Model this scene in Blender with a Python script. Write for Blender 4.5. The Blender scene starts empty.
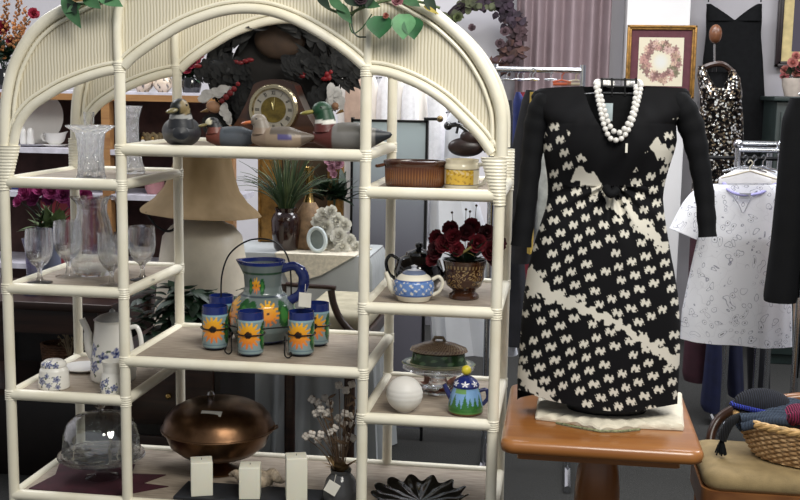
import bpy, bmesh, math, random
from mathutils import Vector, Matrix
random.seed(11)
PI = math.pi
C = bpy.context.scene.collection
V = Vector

# ------------------------------------------------------------------ camera
FPX, PITCH, YAW, ROLL = 1128.0, 0.14305, 0.14238, 0.01649
EYE = V((0, 0, 1.45))
cf = V((-math.sin(YAW)*math.cos(PITCH), math.cos(YAW)*math.cos(PITCH), -math.sin(PITCH)))
r0 = V((math.cos(YAW), math.sin(YAW), 0)); u0 = r0.cross(cf)
cr = r0*math.cos(ROLL) + u0*math.sin(ROLL)
cu = u0*math.cos(ROLL) - r0*math.sin(ROLL)
cd = bpy.data.cameras.new('camera'); cam = bpy.data.objects.new('camera', cd); C.objects.link(cam)
M = Matrix.Identity(4)
for i in range(3):
    M[i][0] = cr[i]; M[i][1] = cu[i]; M[i][2] = -cf[i]; M[i][3] = EYE[i]
cam.matrix_world = M
cd.sensor_width = 36.0; cd.lens = 36.0*FPX/800.0; cd.clip_end = 60
bpy.context.scene.camera = cam

def ray(px, py): return cf*FPX + cr*(px-400) - cu*(py-250)
def W(px, py, Y):
    d = ray(px, py); return EYE + d*(Y/d.y)
def G(px, py, z):
    d = ray(px, py); return EYE + d*((z-EYE.z)/d.z)
def K(Y, px=400):                      # metres per photo pixel at that depth
    return (W(px+1, 250, Y) - W(px, 250, Y)).length

# ------------------------------------------------------------------ colour and materials
def lin(c):
    c = c/255.0
    return c/12.92 if c <= 0.04045 else ((c+0.055)/1.055)**2.4
def col(h):
    if not isinstance(h, str): return tuple(h)[:3]
    h = h.lstrip('#'); return tuple(lin(int(h[i:i+2], 16)) for i in (0, 2, 4))
def mix(a, b, t): return tuple(x+(y-x)*t for x, y in zip(a, b))

class NT:
    def __init__(s, name):
        s.m = bpy.data.materials.new(name); s.m.use_nodes = True
        s.t = s.m.node_tree; s.b = s.t.nodes['Principled BSDF']
    def n(s, typ, **kw):
        nd = s.t.nodes.new(typ)
        for k, v in kw.items():
            if k in nd.inputs: nd.inputs[k].default_value = v
            else: setattr(nd, k, v)
        return nd
    def l(s, a, ao, b, bi): s.t.links.new(a.outputs[ao], b.inputs[bi])
    def coord(s, kind='Object', scale=(1, 1, 1), rot=(0, 0, 0)):
        tc = s.n('ShaderNodeTexCoord'); mp = s.n('ShaderNodeMapping')
        mp.inputs['Scale'].default_value = scale; mp.inputs['Rotation'].default_value = rot
        s.l(tc, kind, mp, 'Vector'); return mp
    def ramp(s, stops, interp='LINEAR'):
        r = s.n('ShaderNodeValToRGB'); e = r.color_ramp; e.interpolation = interp
        while len(e.elements) > len(stops): e.elements.remove(e.elements[-1])
        while len(e.elements) < len(stops): e.elements.new(0.5)
        for el, (p, c_) in zip(e.elements, stops):
            el.position = p; cc = col(c_); el.color = (*cc, 1)
        return r
    def bump(s, src, out, strength=0.3, dist=0.01):
        b = s.n('ShaderNodeBump', Strength=strength, Distance=dist)
        s.l(src, out, b, 'Height'); s.l(b, 'Normal', s.b, 'Normal'); return b
    def P(s, **kw):
        for k, v in kw.items(): s.b.inputs[k.replace('_', ' ')].default_value = v

def mat(name, c, rough=0.5, metal=0.0, var=0.12, scale=20.0, bump=0.0, bscale=None, sheen=0.0, coat=0.0, c2=None, stretch=(1, 1, 1), spec=0.5):
    t = NT(name); t.P(Roughness=rough, Metallic=metal); t.b.inputs['Specular IOR Level'].default_value = spec
    if sheen: t.b.inputs['Sheen Weight'].default_value = sheen
    if coat: t.b.inputs['Coat Weight'].default_value = coat; t.b.inputs['Coat Roughness'].default_value = 0.08
    cc = col(c); dd = col(c2) if c2 else tuple(x*(1-var*2) for x in cc); ee = cc if c2 else tuple(min(1, x*(1+var)) for x in cc)
    mp = t.coord('Object', stretch)
    nz = t.n('ShaderNodeTexNoise', Scale=scale, Detail=4.0); t.l(mp, 'Vector', nz, 'Vector')
    rp = t.ramp([(0.3, dd), (0.7, ee)]); t.l(nz, 'Fac', rp, 'Fac'); t.l(rp, 'Color', t.b, 'Base Color')
    if bump:
        n2 = t.n('ShaderNodeTexNoise', Scale=bscale or scale*4, Detail=3.0); t.l(mp, 'Vector', n2, 'Vector')
        t.bump(n2, 'Fac', bump, 0.01)
    return t.m
def vmat(name, rough=0.4, metal=0.0, coat=0.0, bump=0.0, bscale=200, spec=0.5):   # painted surface: colours stored per vertex
    t = NT(name); t.P(Roughness=rough, Metallic=metal); t.b.inputs['Specular IOR Level'].default_value = spec
    if coat: t.b.inputs['Coat Weight'].default_value = coat; t.b.inputs['Coat Roughness'].default_value = 0.06
    a = t.n('ShaderNodeAttribute'); a.attribute_name = 'Col'; t.l(a, 'Color', t.b, 'Base Color')
    if bump:
        mp = t.coord(); n2 = t.n('ShaderNodeTexNoise', Scale=bscale, Detail=2.0); t.l(mp, 'Vector', n2, 'Vector'); t.bump(n2, 'Fac', bump, 0.01)
    return t.m
def glass(name, c='#ffffff', rough=0.02, ior=1.45, bump=0.0, bscale=60):
    t = NT(name); t.P(Roughness=rough, IOR=ior); t.b.inputs['Transmission Weight'].default_value = 1.0
    t.b.inputs['Base Color'].default_value = (*col(c), 1)
    if bump:
        mp = t.coord(); n2 = t.n('ShaderNodeTexVoronoi', Scale=bscale); t.l(mp, 'Vector', n2, 'Vector'); t.bump(n2, 'Distance', bump, 0.01)
    return t.m
def thin_glass(name, tint='#f4f8f8', ior=1.5, milk=0.0, bump=0.0, bscale=60, rough=0.02):
    """thin-walled clear glass: a fresnel blend of see-through and mirror, with an optional milky share"""
    t = NT(name); out = t.t.nodes['Material Output']
    tr = t.n('ShaderNodeBsdfTransparent'); tr.inputs['Color'].default_value = (*col(tint), 1)
    gl = t.n('ShaderNodeBsdfGlossy', Roughness=rough); fr = t.n('ShaderNodeLayerWeight', Blend=0.5); mx = t.n('ShaderNodeMixShader')
    pw = t.n('ShaderNodeMath', operation='POWER'); pw.inputs[1].default_value = 3.2; t.l(fr, 'Facing', pw, 0)
    ml = t.n('ShaderNodeMath', operation='MULTIPLY_ADD'); ml.inputs[1].default_value = .75; ml.inputs[2].default_value = .045*(ior-1)/.5; t.l(pw, 'Value', ml, 0)
    t.l(ml, 'Value', mx, 0); t.l(tr, 'BSDF', mx, 1); t.l(gl, 'BSDF', mx, 2); last = mx
    if bump:
        mp = t.coord(); vo = t.n('ShaderNodeTexVoronoi', Scale=bscale); t.l(mp, 'Vector', vo, 'Vector'); b = t.n('ShaderNodeBump', Strength=bump, Distance=0.01); t.l(vo, 'Distance', b, 'Height')
        t.l(b, 'Normal', gl, 'Normal'); t.l(b, 'Normal', fr, 'Normal')
    if milk:
        di = t.n('ShaderNodeBsdfTranslucent'); di.inputs['Color'].default_value = (.95, .95, 1, 1); d2 = t.n('ShaderNodeBsdfDiffuse'); d2.inputs['Color'].default_value = (.9, .9, .95, 1)
        ma = t.n('ShaderNodeMixShader'); ma.inputs[0].default_value = .5; t.l(di, 'BSDF', ma, 1); t.l(d2, 'BSDF', ma, 2)
        mm = t.n('ShaderNodeMixShader'); mm.inputs[0].default_value = milk; t.l(last, 'Shader', mm, 1); t.l(ma, 'Shader', mm, 2); last = mm
    t.l(last, 'Shader', out, 'Surface'); return t.m
def mixed_glass(name, clear=.35, milk=0.0, ior=1.45, bump=0.0, bscale=60, rough=0.0):
    """refracting glass blended with plain see-through and an optional milky share"""
    t = NT(name); out = t.t.nodes['Material Output']
    g = t.n('ShaderNodeBsdfGlass', Roughness=rough, IOR=ior); g.inputs['Color'].default_value = (.97, .98, .985, 1); tr = t.n('ShaderNodeBsdfTransparent')
    mx = t.n('ShaderNodeMixShader'); mx.inputs[0].default_value = clear; t.l(g, 'BSDF', mx, 1); t.l(tr, 'BSDF', mx, 2); last = mx
    if bump:
        mp = t.coord(); vo = t.n('ShaderNodeTexVoronoi', Scale=bscale); t.l(mp, 'Vector', vo, 'Vector'); b = t.n('ShaderNodeBump', Strength=bump, Distance=0.01); t.l(vo, 'Distance', b, 'Height'); t.l(b, 'Normal', g, 'Normal')
    if milk:
        d = t.n('ShaderNodeBsdfTranslucent'); d.inputs['Color'].default_value = (.95, .96, 1, 1); mm = t.n('ShaderNodeMixShader'); mm.inputs[0].default_value = milk; t.l(last, 'Shader', mm, 1); t.l(d, 'BSDF', mm, 2); last = mm
    t.l(last, 'Shader', out, 'Surface'); return t.m
def wood(name, c1, c2, rough=0.35, scale=3.0, stretch=(1, 12, 12), coat=0.0):
    t = NT(name); t.P(Roughness=rough)
    if coat: t.b.inputs['Coat Weight'].default_value = coat; t.b.inputs['Coat Roughness'].default_value = 0.15
    mp = t.coord('Object', stretch); nz = t.n('ShaderNodeTexNoise', Scale=scale, Detail=6.0, Distortion=0.8); t.l(mp, 'Vector', nz, 'Vector')
    rp = t.ramp([(0.3, c1), (0.72, c2)]); t.l(nz, 'Fac', rp, 'Fac'); t.l(rp, 'Color', t.b, 'Base Color'); t.bump(nz, 'Fac', 0.06, 0.005)
    return t.m

# ------------------------------------------------------------------ mesh building
class MB:
    def __init__(s): s.v = []; s.f = []
    def add(s, verts, faces):
        o = len(s.v); s.v += [V(p) for p in verts]; s.f += [tuple(i+o for i in f) for f in faces]; return s
    def box(s, c, size, rot=None, bev=0.0):
        bm = bmesh.new(); bmesh.ops.create_cube(bm, size=1.0)
        for v in bm.verts: v.co = V((v.co.x*size[0], v.co.y*size[1], v.co.z*size[2]))
        if bev: bmesh.ops.bevel(bm, geom=list(bm.edges), offset=bev, segments=3, profile=0.5, affect='EDGES')
        R = rot if rot is not None else Matrix.Identity(3)
        bm.verts.index_update()
        s.add([R @ v.co + V(c) for v in bm.verts], [[v.index for v in f.verts] for f in bm.faces]); bm.free(); return s
    def tube(s, pts, r, n=10, closed=False, flat=1.0, cap=True):
        pts = [V(p) for p in pts]; N = len(pts)
        rs = list(r) if isinstance(r, (list, tuple)) else [r]*N
        vs = []; fs = []; up = None
        for i, p in enumerate(pts):
            if closed: t = pts[(i+1) % N]-pts[i-1]
            else: t = pts[min(i+1, N-1)]-pts[max(i-1, 0)]
            t = t.normalized() if t.length > 1e-9 else V((0, 0, 1))
            if up is None:
                up = V((0, 0, 1)) if abs(t.z) < 0.9 else V((0, 1, 0))
            a = up - t*up.dot(t)
            if a.length < 1e-6: a = t.orthogonal()
            a.normalize(); b = t.cross(a); up = a
            for k in range(n):
                th = 2*PI*k/n
                vs.append(p + a*(math.cos(th)*rs[i]*flat) + b*(math.sin(th)*rs[i]))
        for i in range(N if closed else N-1):
            j = (i+1) % N
            for k in range(n):
                l = (k+1) % n
                fs.append((i*n+k, i*n+l, j*n+l, j*n+k))
        if not closed and cap:
            fs.append(tuple(range(n-1, -1, -1))); fs.append(tuple((N-1)*n+k for k in range(n)))
        return s.add(vs, fs)
    def lathe(s, prof, n=32, c=(0, 0, 0), sx=1.0, sy=1.0, mod=None, res=0, flat=False):
        if res:                                     # resample so that painted colours have vertices to sit on
            q = []
            for (a, b), (d, e) in zip(prof, prof[1:]):
                m = max(1, int(math.hypot(d-a, e-b)/res))
                q += [(a+(d-a)*i/m, b+(e-b)*i/m) for i in range(m)]
            prof = q+[prof[-1]]
        vs = []; fs = []; c = V(c)
        for (r, h) in prof:
            for k in range(n):
                th = 2*PI*k/n; rr = max(r, 1e-5)
                if mod: rr, hh = mod(rr, h, th)
                else: hh = h
                vs.append(c+V((rr*math.cos(th)*sx, rr*math.sin(th)*sy, hh)))
        for i in range(len(prof)-1):
            for k in range(n):
                l = (k+1) % n; fs.append((i*n+k, i*n+l, (i+1)*n+l, (i+1)*n+k))
        if prof[0][0] > 1e-4: fs.append(tuple(range(n-1, -1, -1)))
        if prof[-1][0] > 1e-4: fs.append(tuple((len(prof)-1)*n+k for k in range(n)))
        return s.add(vs, fs)
    def ball(s, c, r, n=16, m=10, R=None):
        r = (r, r, r) if not isinstance(r, (tuple, list)) else r
        vs = []; fs = []; R = R if R is not None else Matrix.Identity(3); c = V(c)
        for i in range(m+1):
            ph = PI*i/m
            for k in range(n):
                th = 2*PI*k/n
                vs.append(c + R @ V((r[0]*math.sin(ph)*math.cos(th), r[1]*math.sin(ph)*math.sin(th), -r[2]*math.cos(ph))))
        for i in range(m):
            for k in range(n):
                l = (k+1) % n; fs.append((i*n+k, i*n+l, (i+1)*n+l, (i+1)*n+k))
        return s.add(vs, fs)
    def grid(s, fn, nu, nv, wrap=False):
        vs = [fn(i/(nu if wrap else nu-1), j/(nv-1)) for j in range(nv) for i in range(nu)]
        fs = []
        for j in range(nv-1):
            for i in range(nu if wrap else nu-1):
                k = (i+1) % nu; fs.append((j*nu+i, j*nu+k, (j+1)*nu+k, (j+1)*nu+i))
        return s.add(vs, fs)
    def prism(s, outline, a, b):                    # outline: 3D points; extruded by vectors a..b
        n = len(outline); o = [V(p) for p in outline]
        return s.add([p+V(a) for p in o]+[p+V(b) for p in o],
                     [tuple(range(n)), tuple(range(2*n-1, n-1, -1))]+[(i, (i+1) % n, n+(i+1) % n, n+i) for i in range(n)])
    def leaf(s, base, tip, width, up=V((0, 0, 1)), bend=0.2, seg=5, fold=0.15):
        base = V(base); tip = V(tip); d = tip-base; L = d.length; d.normalize()
        sd = d.cross(V(up)); sd = sd.normalized() if sd.length > 1e-6 else d.orthogonal().normalized()
        nr = sd.cross(d)
        vs = []; fs = []
        for i in range(seg+1):
            t = i/seg; w = width*0.5*math.sin(PI*min(1, t*0.92+0.08)**0.8)
            cpt = base+d*(L*t)-nr*(bend*L*t*t)
            vs += [cpt+sd*w+nr*(w*fold), cpt, cpt-sd*w+nr*(w*fold)]
        for i in range(seg):
            a = i*3; fs += [(a, a+1, a+4, a+3), (a+1, a+2, a+5, a+4)]
        return s.add(vs, fs)
    def build(s, name, m, parent=None, world=False, colfn=None, origin=None, smooth=38, rz=0, fix=True):
        off = V((0, 0, 0))
        if world and parent is not None:
            off = V(parent['_o']) if '_o' in parent else V((0, 0, 0))
        if origin is not None: off = V(origin)
        me = bpy.data.meshes.new(name)
        me.from_pydata([tuple(p-off) for p in s.v], [], s.f)
        if fix:
            bm = bmesh.new(); bm.from_mesh(me)
            if not colfn: bmesh.ops.remove_doubles(bm, verts=bm.verts, dist=1e-6)
            bmesh.ops.recalc_face_normals(bm, faces=bm.faces); bm.to_mesh(me); bm.free()
        if colfn:
            a = me.color_attributes.new('Col', 'FLOAT_COLOR', 'POINT')
            for i, p in enumerate(s.v):
                cc = colfn(p); a.data[i].color = (cc[0], cc[1], cc[2], 1)
        if smooth:
            me.polygons.foreach_set('use_smooth', [True]*len(me.polygons))
            me.set_sharp_from_angle(angle=math.radians(smooth))
        me.materials.append(m)
        o = bpy.data.objects.new(name, me); C.objects.link(o)
        if parent is not None: o.parent = parent
        elif origin is not None: o.location = off
        if rz: o.rotation_euler.z = rz
        return o

def tag(o, label, cat, group=None, kind=None):
    if label: o['label'] = label
    if cat: o['category'] = cat
    if group: o['group'] = group
    if kind: o['kind'] = kind
    return o
def thing(name, label, cat, loc=(0, 0, 0), rz=0.0, group=None):
    o = bpy.data.objects.new(name, None); C.objects.link(o); o.location = loc; o.rotation_euler.z = rz
    o.empty_display_size = 0.05; o['_o'] = list(loc)
    return tag(o, label, cat, group)
def subthing(par, o): o['_o'] = list(par['_o']); return o
def dup(root, loc, rz=None, label=None, group=None, scale=None):
    r = root.copy(); C.objects.link(r); r.location = loc
    if rz is not None: r.rotation_euler.z = rz
    if scale: r.scale = scale
    if label: r['label'] = label
    if group: r['group'] = group
    for ch in list(root.children):
        c_ = ch.copy(); C.objects.link(c_); c_.parent = r
        for g in ch.children:
            d = g.copy(); C.objects.link(d); d.parent = c_
    return r
def struct(name, mb, m, **kw):
    o = mb.build(name, m, **kw); o['kind'] = 'structure'; return o
def spline(pts, m=6):                               # Catmull-Rom through points
    pts = [V(p) for p in pts]; q = [pts[0]*2-pts[1]]+pts+[pts[-1]*2-pts[-2]]; out = []
    for i in range(1, len(q)-2):
        a, b, c_, d = q[i-1:i+3]
        for k in range(m):
            t = k/m
            out.append(0.5*((2*b)+(c_-a)*t+(2*a-5*b+4*c_-d)*t*t+(3*b-a-3*c_+d)*t**3))
    return out+[pts[-1]]
def interp(rows, y):
    if y <= rows[0][0]: return rows[0][1:]
    for a, b in zip(rows, rows[1:]):
        if y <= b[0]:
            t = (y-a[0])/(b[0]-a[0]); t2 = t
            return tuple(p+(q-p)*t2 for p, q in zip(a[1:], b[1:]))
    return rows[-1][1:]
def cloth(rows, Y, depth=0.05, folds=5, famp=0.12, n=48, step=4.0, mb=None, seed=0, top=True):
    """hanging garment: rows (photo y, left x, right x) set at depth Y; an oval shell with vertical folds"""
    rnd = random.Random(seed); ph = [rnd.uniform(0, 6.3) for _ in range(3)]
    y0, y1 = rows[0][0], rows[-1][0]; N = max(4, int((y1-y0)/step)); mb = mb or MB()
    vs = []; fs = []
    for j in range(N+1):
        y = y0+(y1-y0)*j/N; xl, xr = interp(rows, y)
        a = W(xl, y, Y); b = W(xr, y, Y); c_ = (a+b)/2; hw = (b-a).length/2; t = j/N
        for k in range(n):
            th = 2*PI*k/n
            f = 1+famp*t*math.sin(folds*th+ph[0]+1.2*t)+famp*0.5*math.sin((folds*2+1)*th+ph[1])*t
            x = math.cos(th); yy = math.sin(th)
            x = math.copysign(abs(x)**0.8, x)
            vs.append(c_+V((hw*x, -depth*yy*f*(0.55+0.45*t), 0)))
    for j in range(N):
        for k in range(n):
            l = (k+1) % n; fs.append((j*n+k, j*n+l, (j+1)*n+l, (j+1)*n+k))
    if top: fs.append(tuple(range(n-1, -1, -1)))
    return mb.add(vs, fs)
def petal(mb, c, d, nrm, r, w):
    sd = d.cross(nrm).normalized(); vs = []; fs = []
    for i in range(5):
        t = i/4; ww = w*0.5*(math.sin(PI*(0.12+0.76*t))**0.5)*(0.75+0.25*t)
        for j in range(3):
            s = j-1; vs.append(c+d*(r*t)+nrm*(r*(0.22*t*t+0.16*abs(s)))+sd*(ww*s))
    for i in range(4):
        for j in range(2): a = i*3+j; fs.append((a, a+1, a+4, a+3))
    mb.add(vs, fs)
def rosette(mb, c, r, nrm=V((0, -1, 0.3)), layers=3, petals=6):
    c = V(c); nrm = V(nrm).normalized(); a = nrm.orthogonal().normalized(); b = nrm.cross(a)
    for L in range(layers+1):
        k = (L+1)/(layers+1); tilt = 0.25+1.15*k
        for p in range(petals):
            th = 2*PI*(p+0.5*L)/petals+random.uniform(-.25, .25)
            d = ((a*math.cos(th)+b*math.sin(th))*math.sin(tilt)+nrm*math.cos(tilt)).normalized()
            n2 = (nrm*math.sin(tilt)-(a*math.cos(th)+b*math.sin(th))*math.cos(tilt)).normalized()
            petal(mb, c+nrm*(r*0.2*(1-k)), d, n2, r*(0.5+0.5*k), r*(0.7+0.35*k))
    mb.ball(c+nrm*r*0.2, r*0.3, 8, 6)
    return mb
def rosette_old(mb, c, r, nrm=V((0, -1, 0.3)), layers=3, petals=5):
    c = V(c); nrm = V(nrm).normalized(); a = nrm.orthogonal().normalized(); b = nrm.cross(a)
    for L in range(layers):
        k = (L+1)/layers; tilt = 0.2+0.9*k
        for p in range(petals):
            th = 2*PI*(p+0.5*L)/petals+random.uniform(-.2, .2)
            d = (a*math.cos(th)+b*math.sin(th))*math.sin(tilt)+nrm*math.cos(tilt)
            mb.leaf(c+nrm*(r*0.25*(1-k)), c+d*r*(0.45+0.55*k), r*0.95*(0.5+0.5*k), up=nrm, bend=0.25, seg=3, fold=0.35)
    mb.ball(c+nrm*r*0.15, r*0.28, 8, 6)
    return mb

# ------------------------------------------------------------------ shared materials
M_rattan = mat('cream_rattan', '#f1ecda', 0.36, var=0.06, scale=9, bump=0.05, bscale=60, c2='#e7e0c9')
M_steel = mat('chrome', '#c9cbd0', 0.18, 1.0, var=0.03)
M_black = mat('black_fabric', '#0c0d0f', 0.85, var=0.2, scale=40, bump=0.1, bscale=400, spec=0.2)
M_blackm = mat('black_metal', '#0c0c0e', 0.4, 0.3)
M_white = mat('white_fabric', '#dedcdd', 0.85, var=0.05, scale=12, bump=0.08, bscale=120)
M_leaf = mat('green_leaf', '#2f5a31', 0.45, var=0.3, scale=15)
M_dleaf = mat('dark_green_leaf', '#1c3522', 0.5, var=0.3, scale=15)
M_ceramic = mat('white_ceramic', '#e4e2de', 0.2, var=0.03, scale=8, coat=0.4)
M_glass = mixed_glass('clear_glass', .30)
M_cut = mixed_glass('cut_crystal', .25, .13, 1.52, bump=.5, bscale=70)
M_darkwood = wood('dark_walnut', '#1b0f0a', '#3a2216', 0.35)
M_oak = wood('honey_oak', '#8a5224', '#b97a3c', 0.32, coat=0.3)
M_pine = wood('pine', '#8c623b', '#b08452', 0.5)
M_paint = vmat('painted_ceramic', 0.22, coat=0.4)
M_tag = mat('paper_tag', '#e6e2d6', 0.8, var=0.04)
# ================================================================== THE ROOM
YW = 6.8
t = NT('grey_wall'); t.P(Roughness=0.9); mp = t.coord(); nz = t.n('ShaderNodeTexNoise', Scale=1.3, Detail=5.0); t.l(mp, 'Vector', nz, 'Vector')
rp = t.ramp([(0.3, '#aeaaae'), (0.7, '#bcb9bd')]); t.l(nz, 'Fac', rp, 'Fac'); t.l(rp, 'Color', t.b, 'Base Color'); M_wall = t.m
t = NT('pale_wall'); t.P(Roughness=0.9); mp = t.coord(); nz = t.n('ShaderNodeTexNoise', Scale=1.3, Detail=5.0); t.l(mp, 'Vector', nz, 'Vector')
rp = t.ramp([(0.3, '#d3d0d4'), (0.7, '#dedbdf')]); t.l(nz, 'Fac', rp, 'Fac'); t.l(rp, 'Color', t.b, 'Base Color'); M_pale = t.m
t = NT('carpet'); t.P(Roughness=1.0); mp = t.coord(); nz = t.n('ShaderNodeTexNoise', Scale=160.0, Detail=3.0); t.l(mp, 'Vector', nz, 'Vector')
rp = t.ramp([(0.3, '#232321'), (0.7, '#363634')]); t.l(nz, 'Fac', rp, 'Fac'); t.l(rp, 'Color', t.b, 'Base Color'); t.bump(nz, 'Fac', 0.5, 0.01); M_carpet = t.m
struct('floor', MB().box((0, 2.9, -0.025), (9.4, 8.2, 0.05)), M_carpet)
xs = W(505, 60, YW).x
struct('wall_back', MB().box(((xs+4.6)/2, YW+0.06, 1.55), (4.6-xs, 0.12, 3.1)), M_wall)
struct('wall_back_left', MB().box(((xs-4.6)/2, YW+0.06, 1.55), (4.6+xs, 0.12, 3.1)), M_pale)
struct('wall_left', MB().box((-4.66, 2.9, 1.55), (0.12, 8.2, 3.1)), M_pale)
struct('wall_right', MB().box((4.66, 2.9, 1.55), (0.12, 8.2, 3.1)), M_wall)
# pale pillar standing proud of the back wall
a = W(626, 40, YW-0.35); b = W(689, 40, YW-0.35)
struct('pillar', MB().box(((a.x+b.x)/2, YW-0.175, 1.55), (b.x-a.x, 0.35, 3.1), bev=0.004), mat('pillar_paint', '#e2e0df', 0.85, var=0.03, scale=3))
struct('baseboard_back', MB().box((0, YW-0.008, 0.05), (9.2, 0.016, 0.10), bev=0.003), mat('grey_trim', '#77767a', 0.6))
# mauve curtain hung against the wall
M_curt = mat('mauve_curtain', '#988689', 0.8, var=0.06, scale=6, bump=0.05)
a = W(517, 0, YW-0.14); b = W(612, 0, YW-0.14)
def curtain_fn(u, v):
    x = a.x+(b.x-a.x)*u; z = 2.85+(0.12-2.85)*v
    return V((x, YW-0.14+0.04*math.sin(u*6*2*PI+0.6*math.sin(3*v)+1.5*math.sin(u*5))+0.012*math.sin(u*31), z))
cr_ = thing('curtain', 'mauve pleated curtain hanging behind the chrome clothes rail', 'curtain', ((a.x+b.x)/2, YW-0.14, 0.12))
mb = MB().grid(curtain_fn, 200, 24); mb.build('drape', M_curt, cr_, world=True, fix=False)
MB().tube([(a.x-0.1, YW-0.14, 2.87), (b.x+0.1, YW-0.14, 2.87)], 0.014).build('curtain_rod', M_blackm, cr_, world=True)

# ================================================================== ÉTAGÈRE
Y0 = 2.8; DEP = 0.4357; Y1 = Y0+DEP
XA, XB, XC, XD = -1.4639, -1.1371, -0.4930, -0.1539
HL = [1.1862, 0.9000, 0.6072]; HR = [1.1866, 0.8901, 0.5982]
HC = [1.2788, 0.7168]
ZB = W(250, 511, Y0).z                            # bottom shelf
RB = 0.0155                                        # rail radius
TOPS = 0.005
def top(z): return z+TOPS
t = NT('woven_rattan_panel'); t.P(Roughness=0.6); mp = t.coord()
wv = t.n('ShaderNodeTexWave', Scale=37.0, Distortion=1.2, Detail=1.0); wv.wave_type = 'BANDS'; wv.bands_direction = 'X'; t.l(mp, 'Vector', wv, 'Vector')
rp = t.ramp([(0.0, '#bbb094'), (0.3, '#dad2bb'), (0.8, '#e3dcc8')]); t.l(wv, 'Fac', rp, 'Fac')
t.l(rp, 'Color', t.b, 'Base Color'); t.bump(wv, 'Fac', 0.2, 0.005); M_panel = t.m
t = NT('shelf_board'); t.P(Roughness=0.6); mp = t.coord('Object', (3, 22, 3)); nz = t.n('ShaderNodeTexNoise', Scale=6.0, Detail=5.0); t.l(mp, 'Vector', nz, 'Vector')
rp = t.ramp([(0.3, '#84776a'), (0.7, '#a99c8b')]); t.l(nz, 'Fac', rp, 'Fac'); t.l(rp, 'Color', t.b, 'Base Color'); M_board = t.m

et = thing('rattan_etagere', 'tall cream painted rattan shelf unit with triple arched top', 'shelf unit', ((XA+XD)/2, Y0, 0))
def bar(pts, r, name, parent=et, n=12): return MB().tube(pts, r, n).build(name, M_rattan, parent, world=True)
kpx = K(Y0, 300)
ARCH_OUT = [(5, 152), (5, 122), (7, 96), (14, 66), (29, 38), (47, 20), (67, 8), (92, -5), (122, -18), (160, -30), (208, -38), (253, -40), (300, -36), (345, -26), (385, -12), (415, 3), (442, 20), (469, 46), (487.5, 74), (497.5, 99), (501.5, 120), (501.5, 156)]
ARCH_L = [(13, 146), (18, 125), (30, 108), (45, 97), (62, 87), (85, 77.5), (105, 71.5), (121, 69)]
ARCH_R = [(366, 69), (385, 71.5), (405, 78), (425, 87.5), (445, 101), (464, 119), (480, 136), (492, 153)]
ARCH_C = [(124, 66), (132, 58), (145, 48), (160, 38), (180, 26), (200, 17.5), (222, 11), (245, 8.5), (270, 11), (298, 21), (325, 36), (348, 52), (364, 66)]
def at_front(pts, m=6): return spline([W(x, y, Y0) for x, y in pts], m)
def shifted(pts, d): return [p+V((0, d, 0)) for p in pts]
def inward(pts, k):                               # offset a curve in its own vertical plane
    o = []
    for i, p in enumerate(pts):
        t_ = pts[min(i+1, len(pts)-1)]-pts[max(i-1, 0)]; t_.normalize()
        o.append(p+V((-t_.z, 0, t_.x))*k)
    return o
out_c, l_c, r_c, c_c = at_front(ARCH_OUT), at_front(ARCH_L), at_front(ARCH_R), at_front(ARCH_C)
zA = W(5, 150, Y0).z; zBp = W(121, 67, Y0).z
def on_curve(pts, x):
    for p, q in zip(pts, pts[1:]):
        if min(p.x, q.x) <= x <= max(p.x, q.x) and abs(q.x-p.x) > 1e-9: return p.z+(q.z-p.z)*(x-p.x)/(q.x-p.x)
    return pts[0].z if abs(x-pts[0].x) < abs(x-pts[-1].x) else pts[-1].z
outx = sorted(out_c, key=lambda p: p.x); outer_pts = [p for p in out_c]
def lower(x):
    if x < XB: return on_curve(l_c, x)
    if x < XC: return on_curve(c_c, x)
    return on_curve(r_c, x)
for d in (0.0, DEP):
    xc_ = (XA+XD)/2; oc = [V((xc_+(p.x-xc_)*(.978 if p.x > xc_ and d > 0 else 1.0), p.y, p.z)) for p in out_c]
    mb = MB().tube(shifted(oc, d), 0.0150, 12).tube(shifted(inward(oc, -0.0235), d), 0.0052, 8)
    mb.build('outer_arch', M_rattan, et, world=True)
    for cv, sgn in ((l_c, 1), (r_c, 1)):
        MB().tube(shifted(cv, d), 0.0125, 12).tube(shifted(inward(cv, 0.0185), d), 0.005, 8).build('side_arch', M_rattan, et, world=True)
    MB().tube(shifted(c_c, d), 0.0130, 12).tube(shifted(inward(c_c, 0.019), d), 0.005, 8).build('center_arch', M_rattan, et, world=True)
    # panel fills the space between the outer arch and the three inner arches
    N = 260; x0, x1 = XA+0.004, XD-0.004
    def panel(u, v):
        x = x0+(x1-x0)*u
        zt = on_curve(out_c, x); zb = min(lower(x), zt)
        return V((x, Y0+d+0.006, zb+(zt-zb)*v))
    MB().grid(panel, N, 5).build('arch_panel', M_panel, et, world=True, fix=False)
    for X, sg in ((XB, -1), (XC, 1)):             # uprights running on through the panel
        MB().tube(spline([(X, Y0+d, zBp-0.02), (X-0.004*sg*-1, Y0+d, zBp+0.09), (X+0.006*-sg, Y0+d, zBp+0.16), (X-0.05*sg, Y0+d, zBp+0.25)], 6), [0.0115]*19, 10).build('panel_upright', M_rattan, et, world=True)
    for X, zt in ((XA, zA), (XB, zBp), (XC, zBp), (XD, zA)):
        MB().tube([(X, Y0+d, 0.0), (X, Y0+d, zt*0.5), (X, Y0+d, zt)], 0.0142, 14).build('post', M_rattan, et, world=True)
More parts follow.
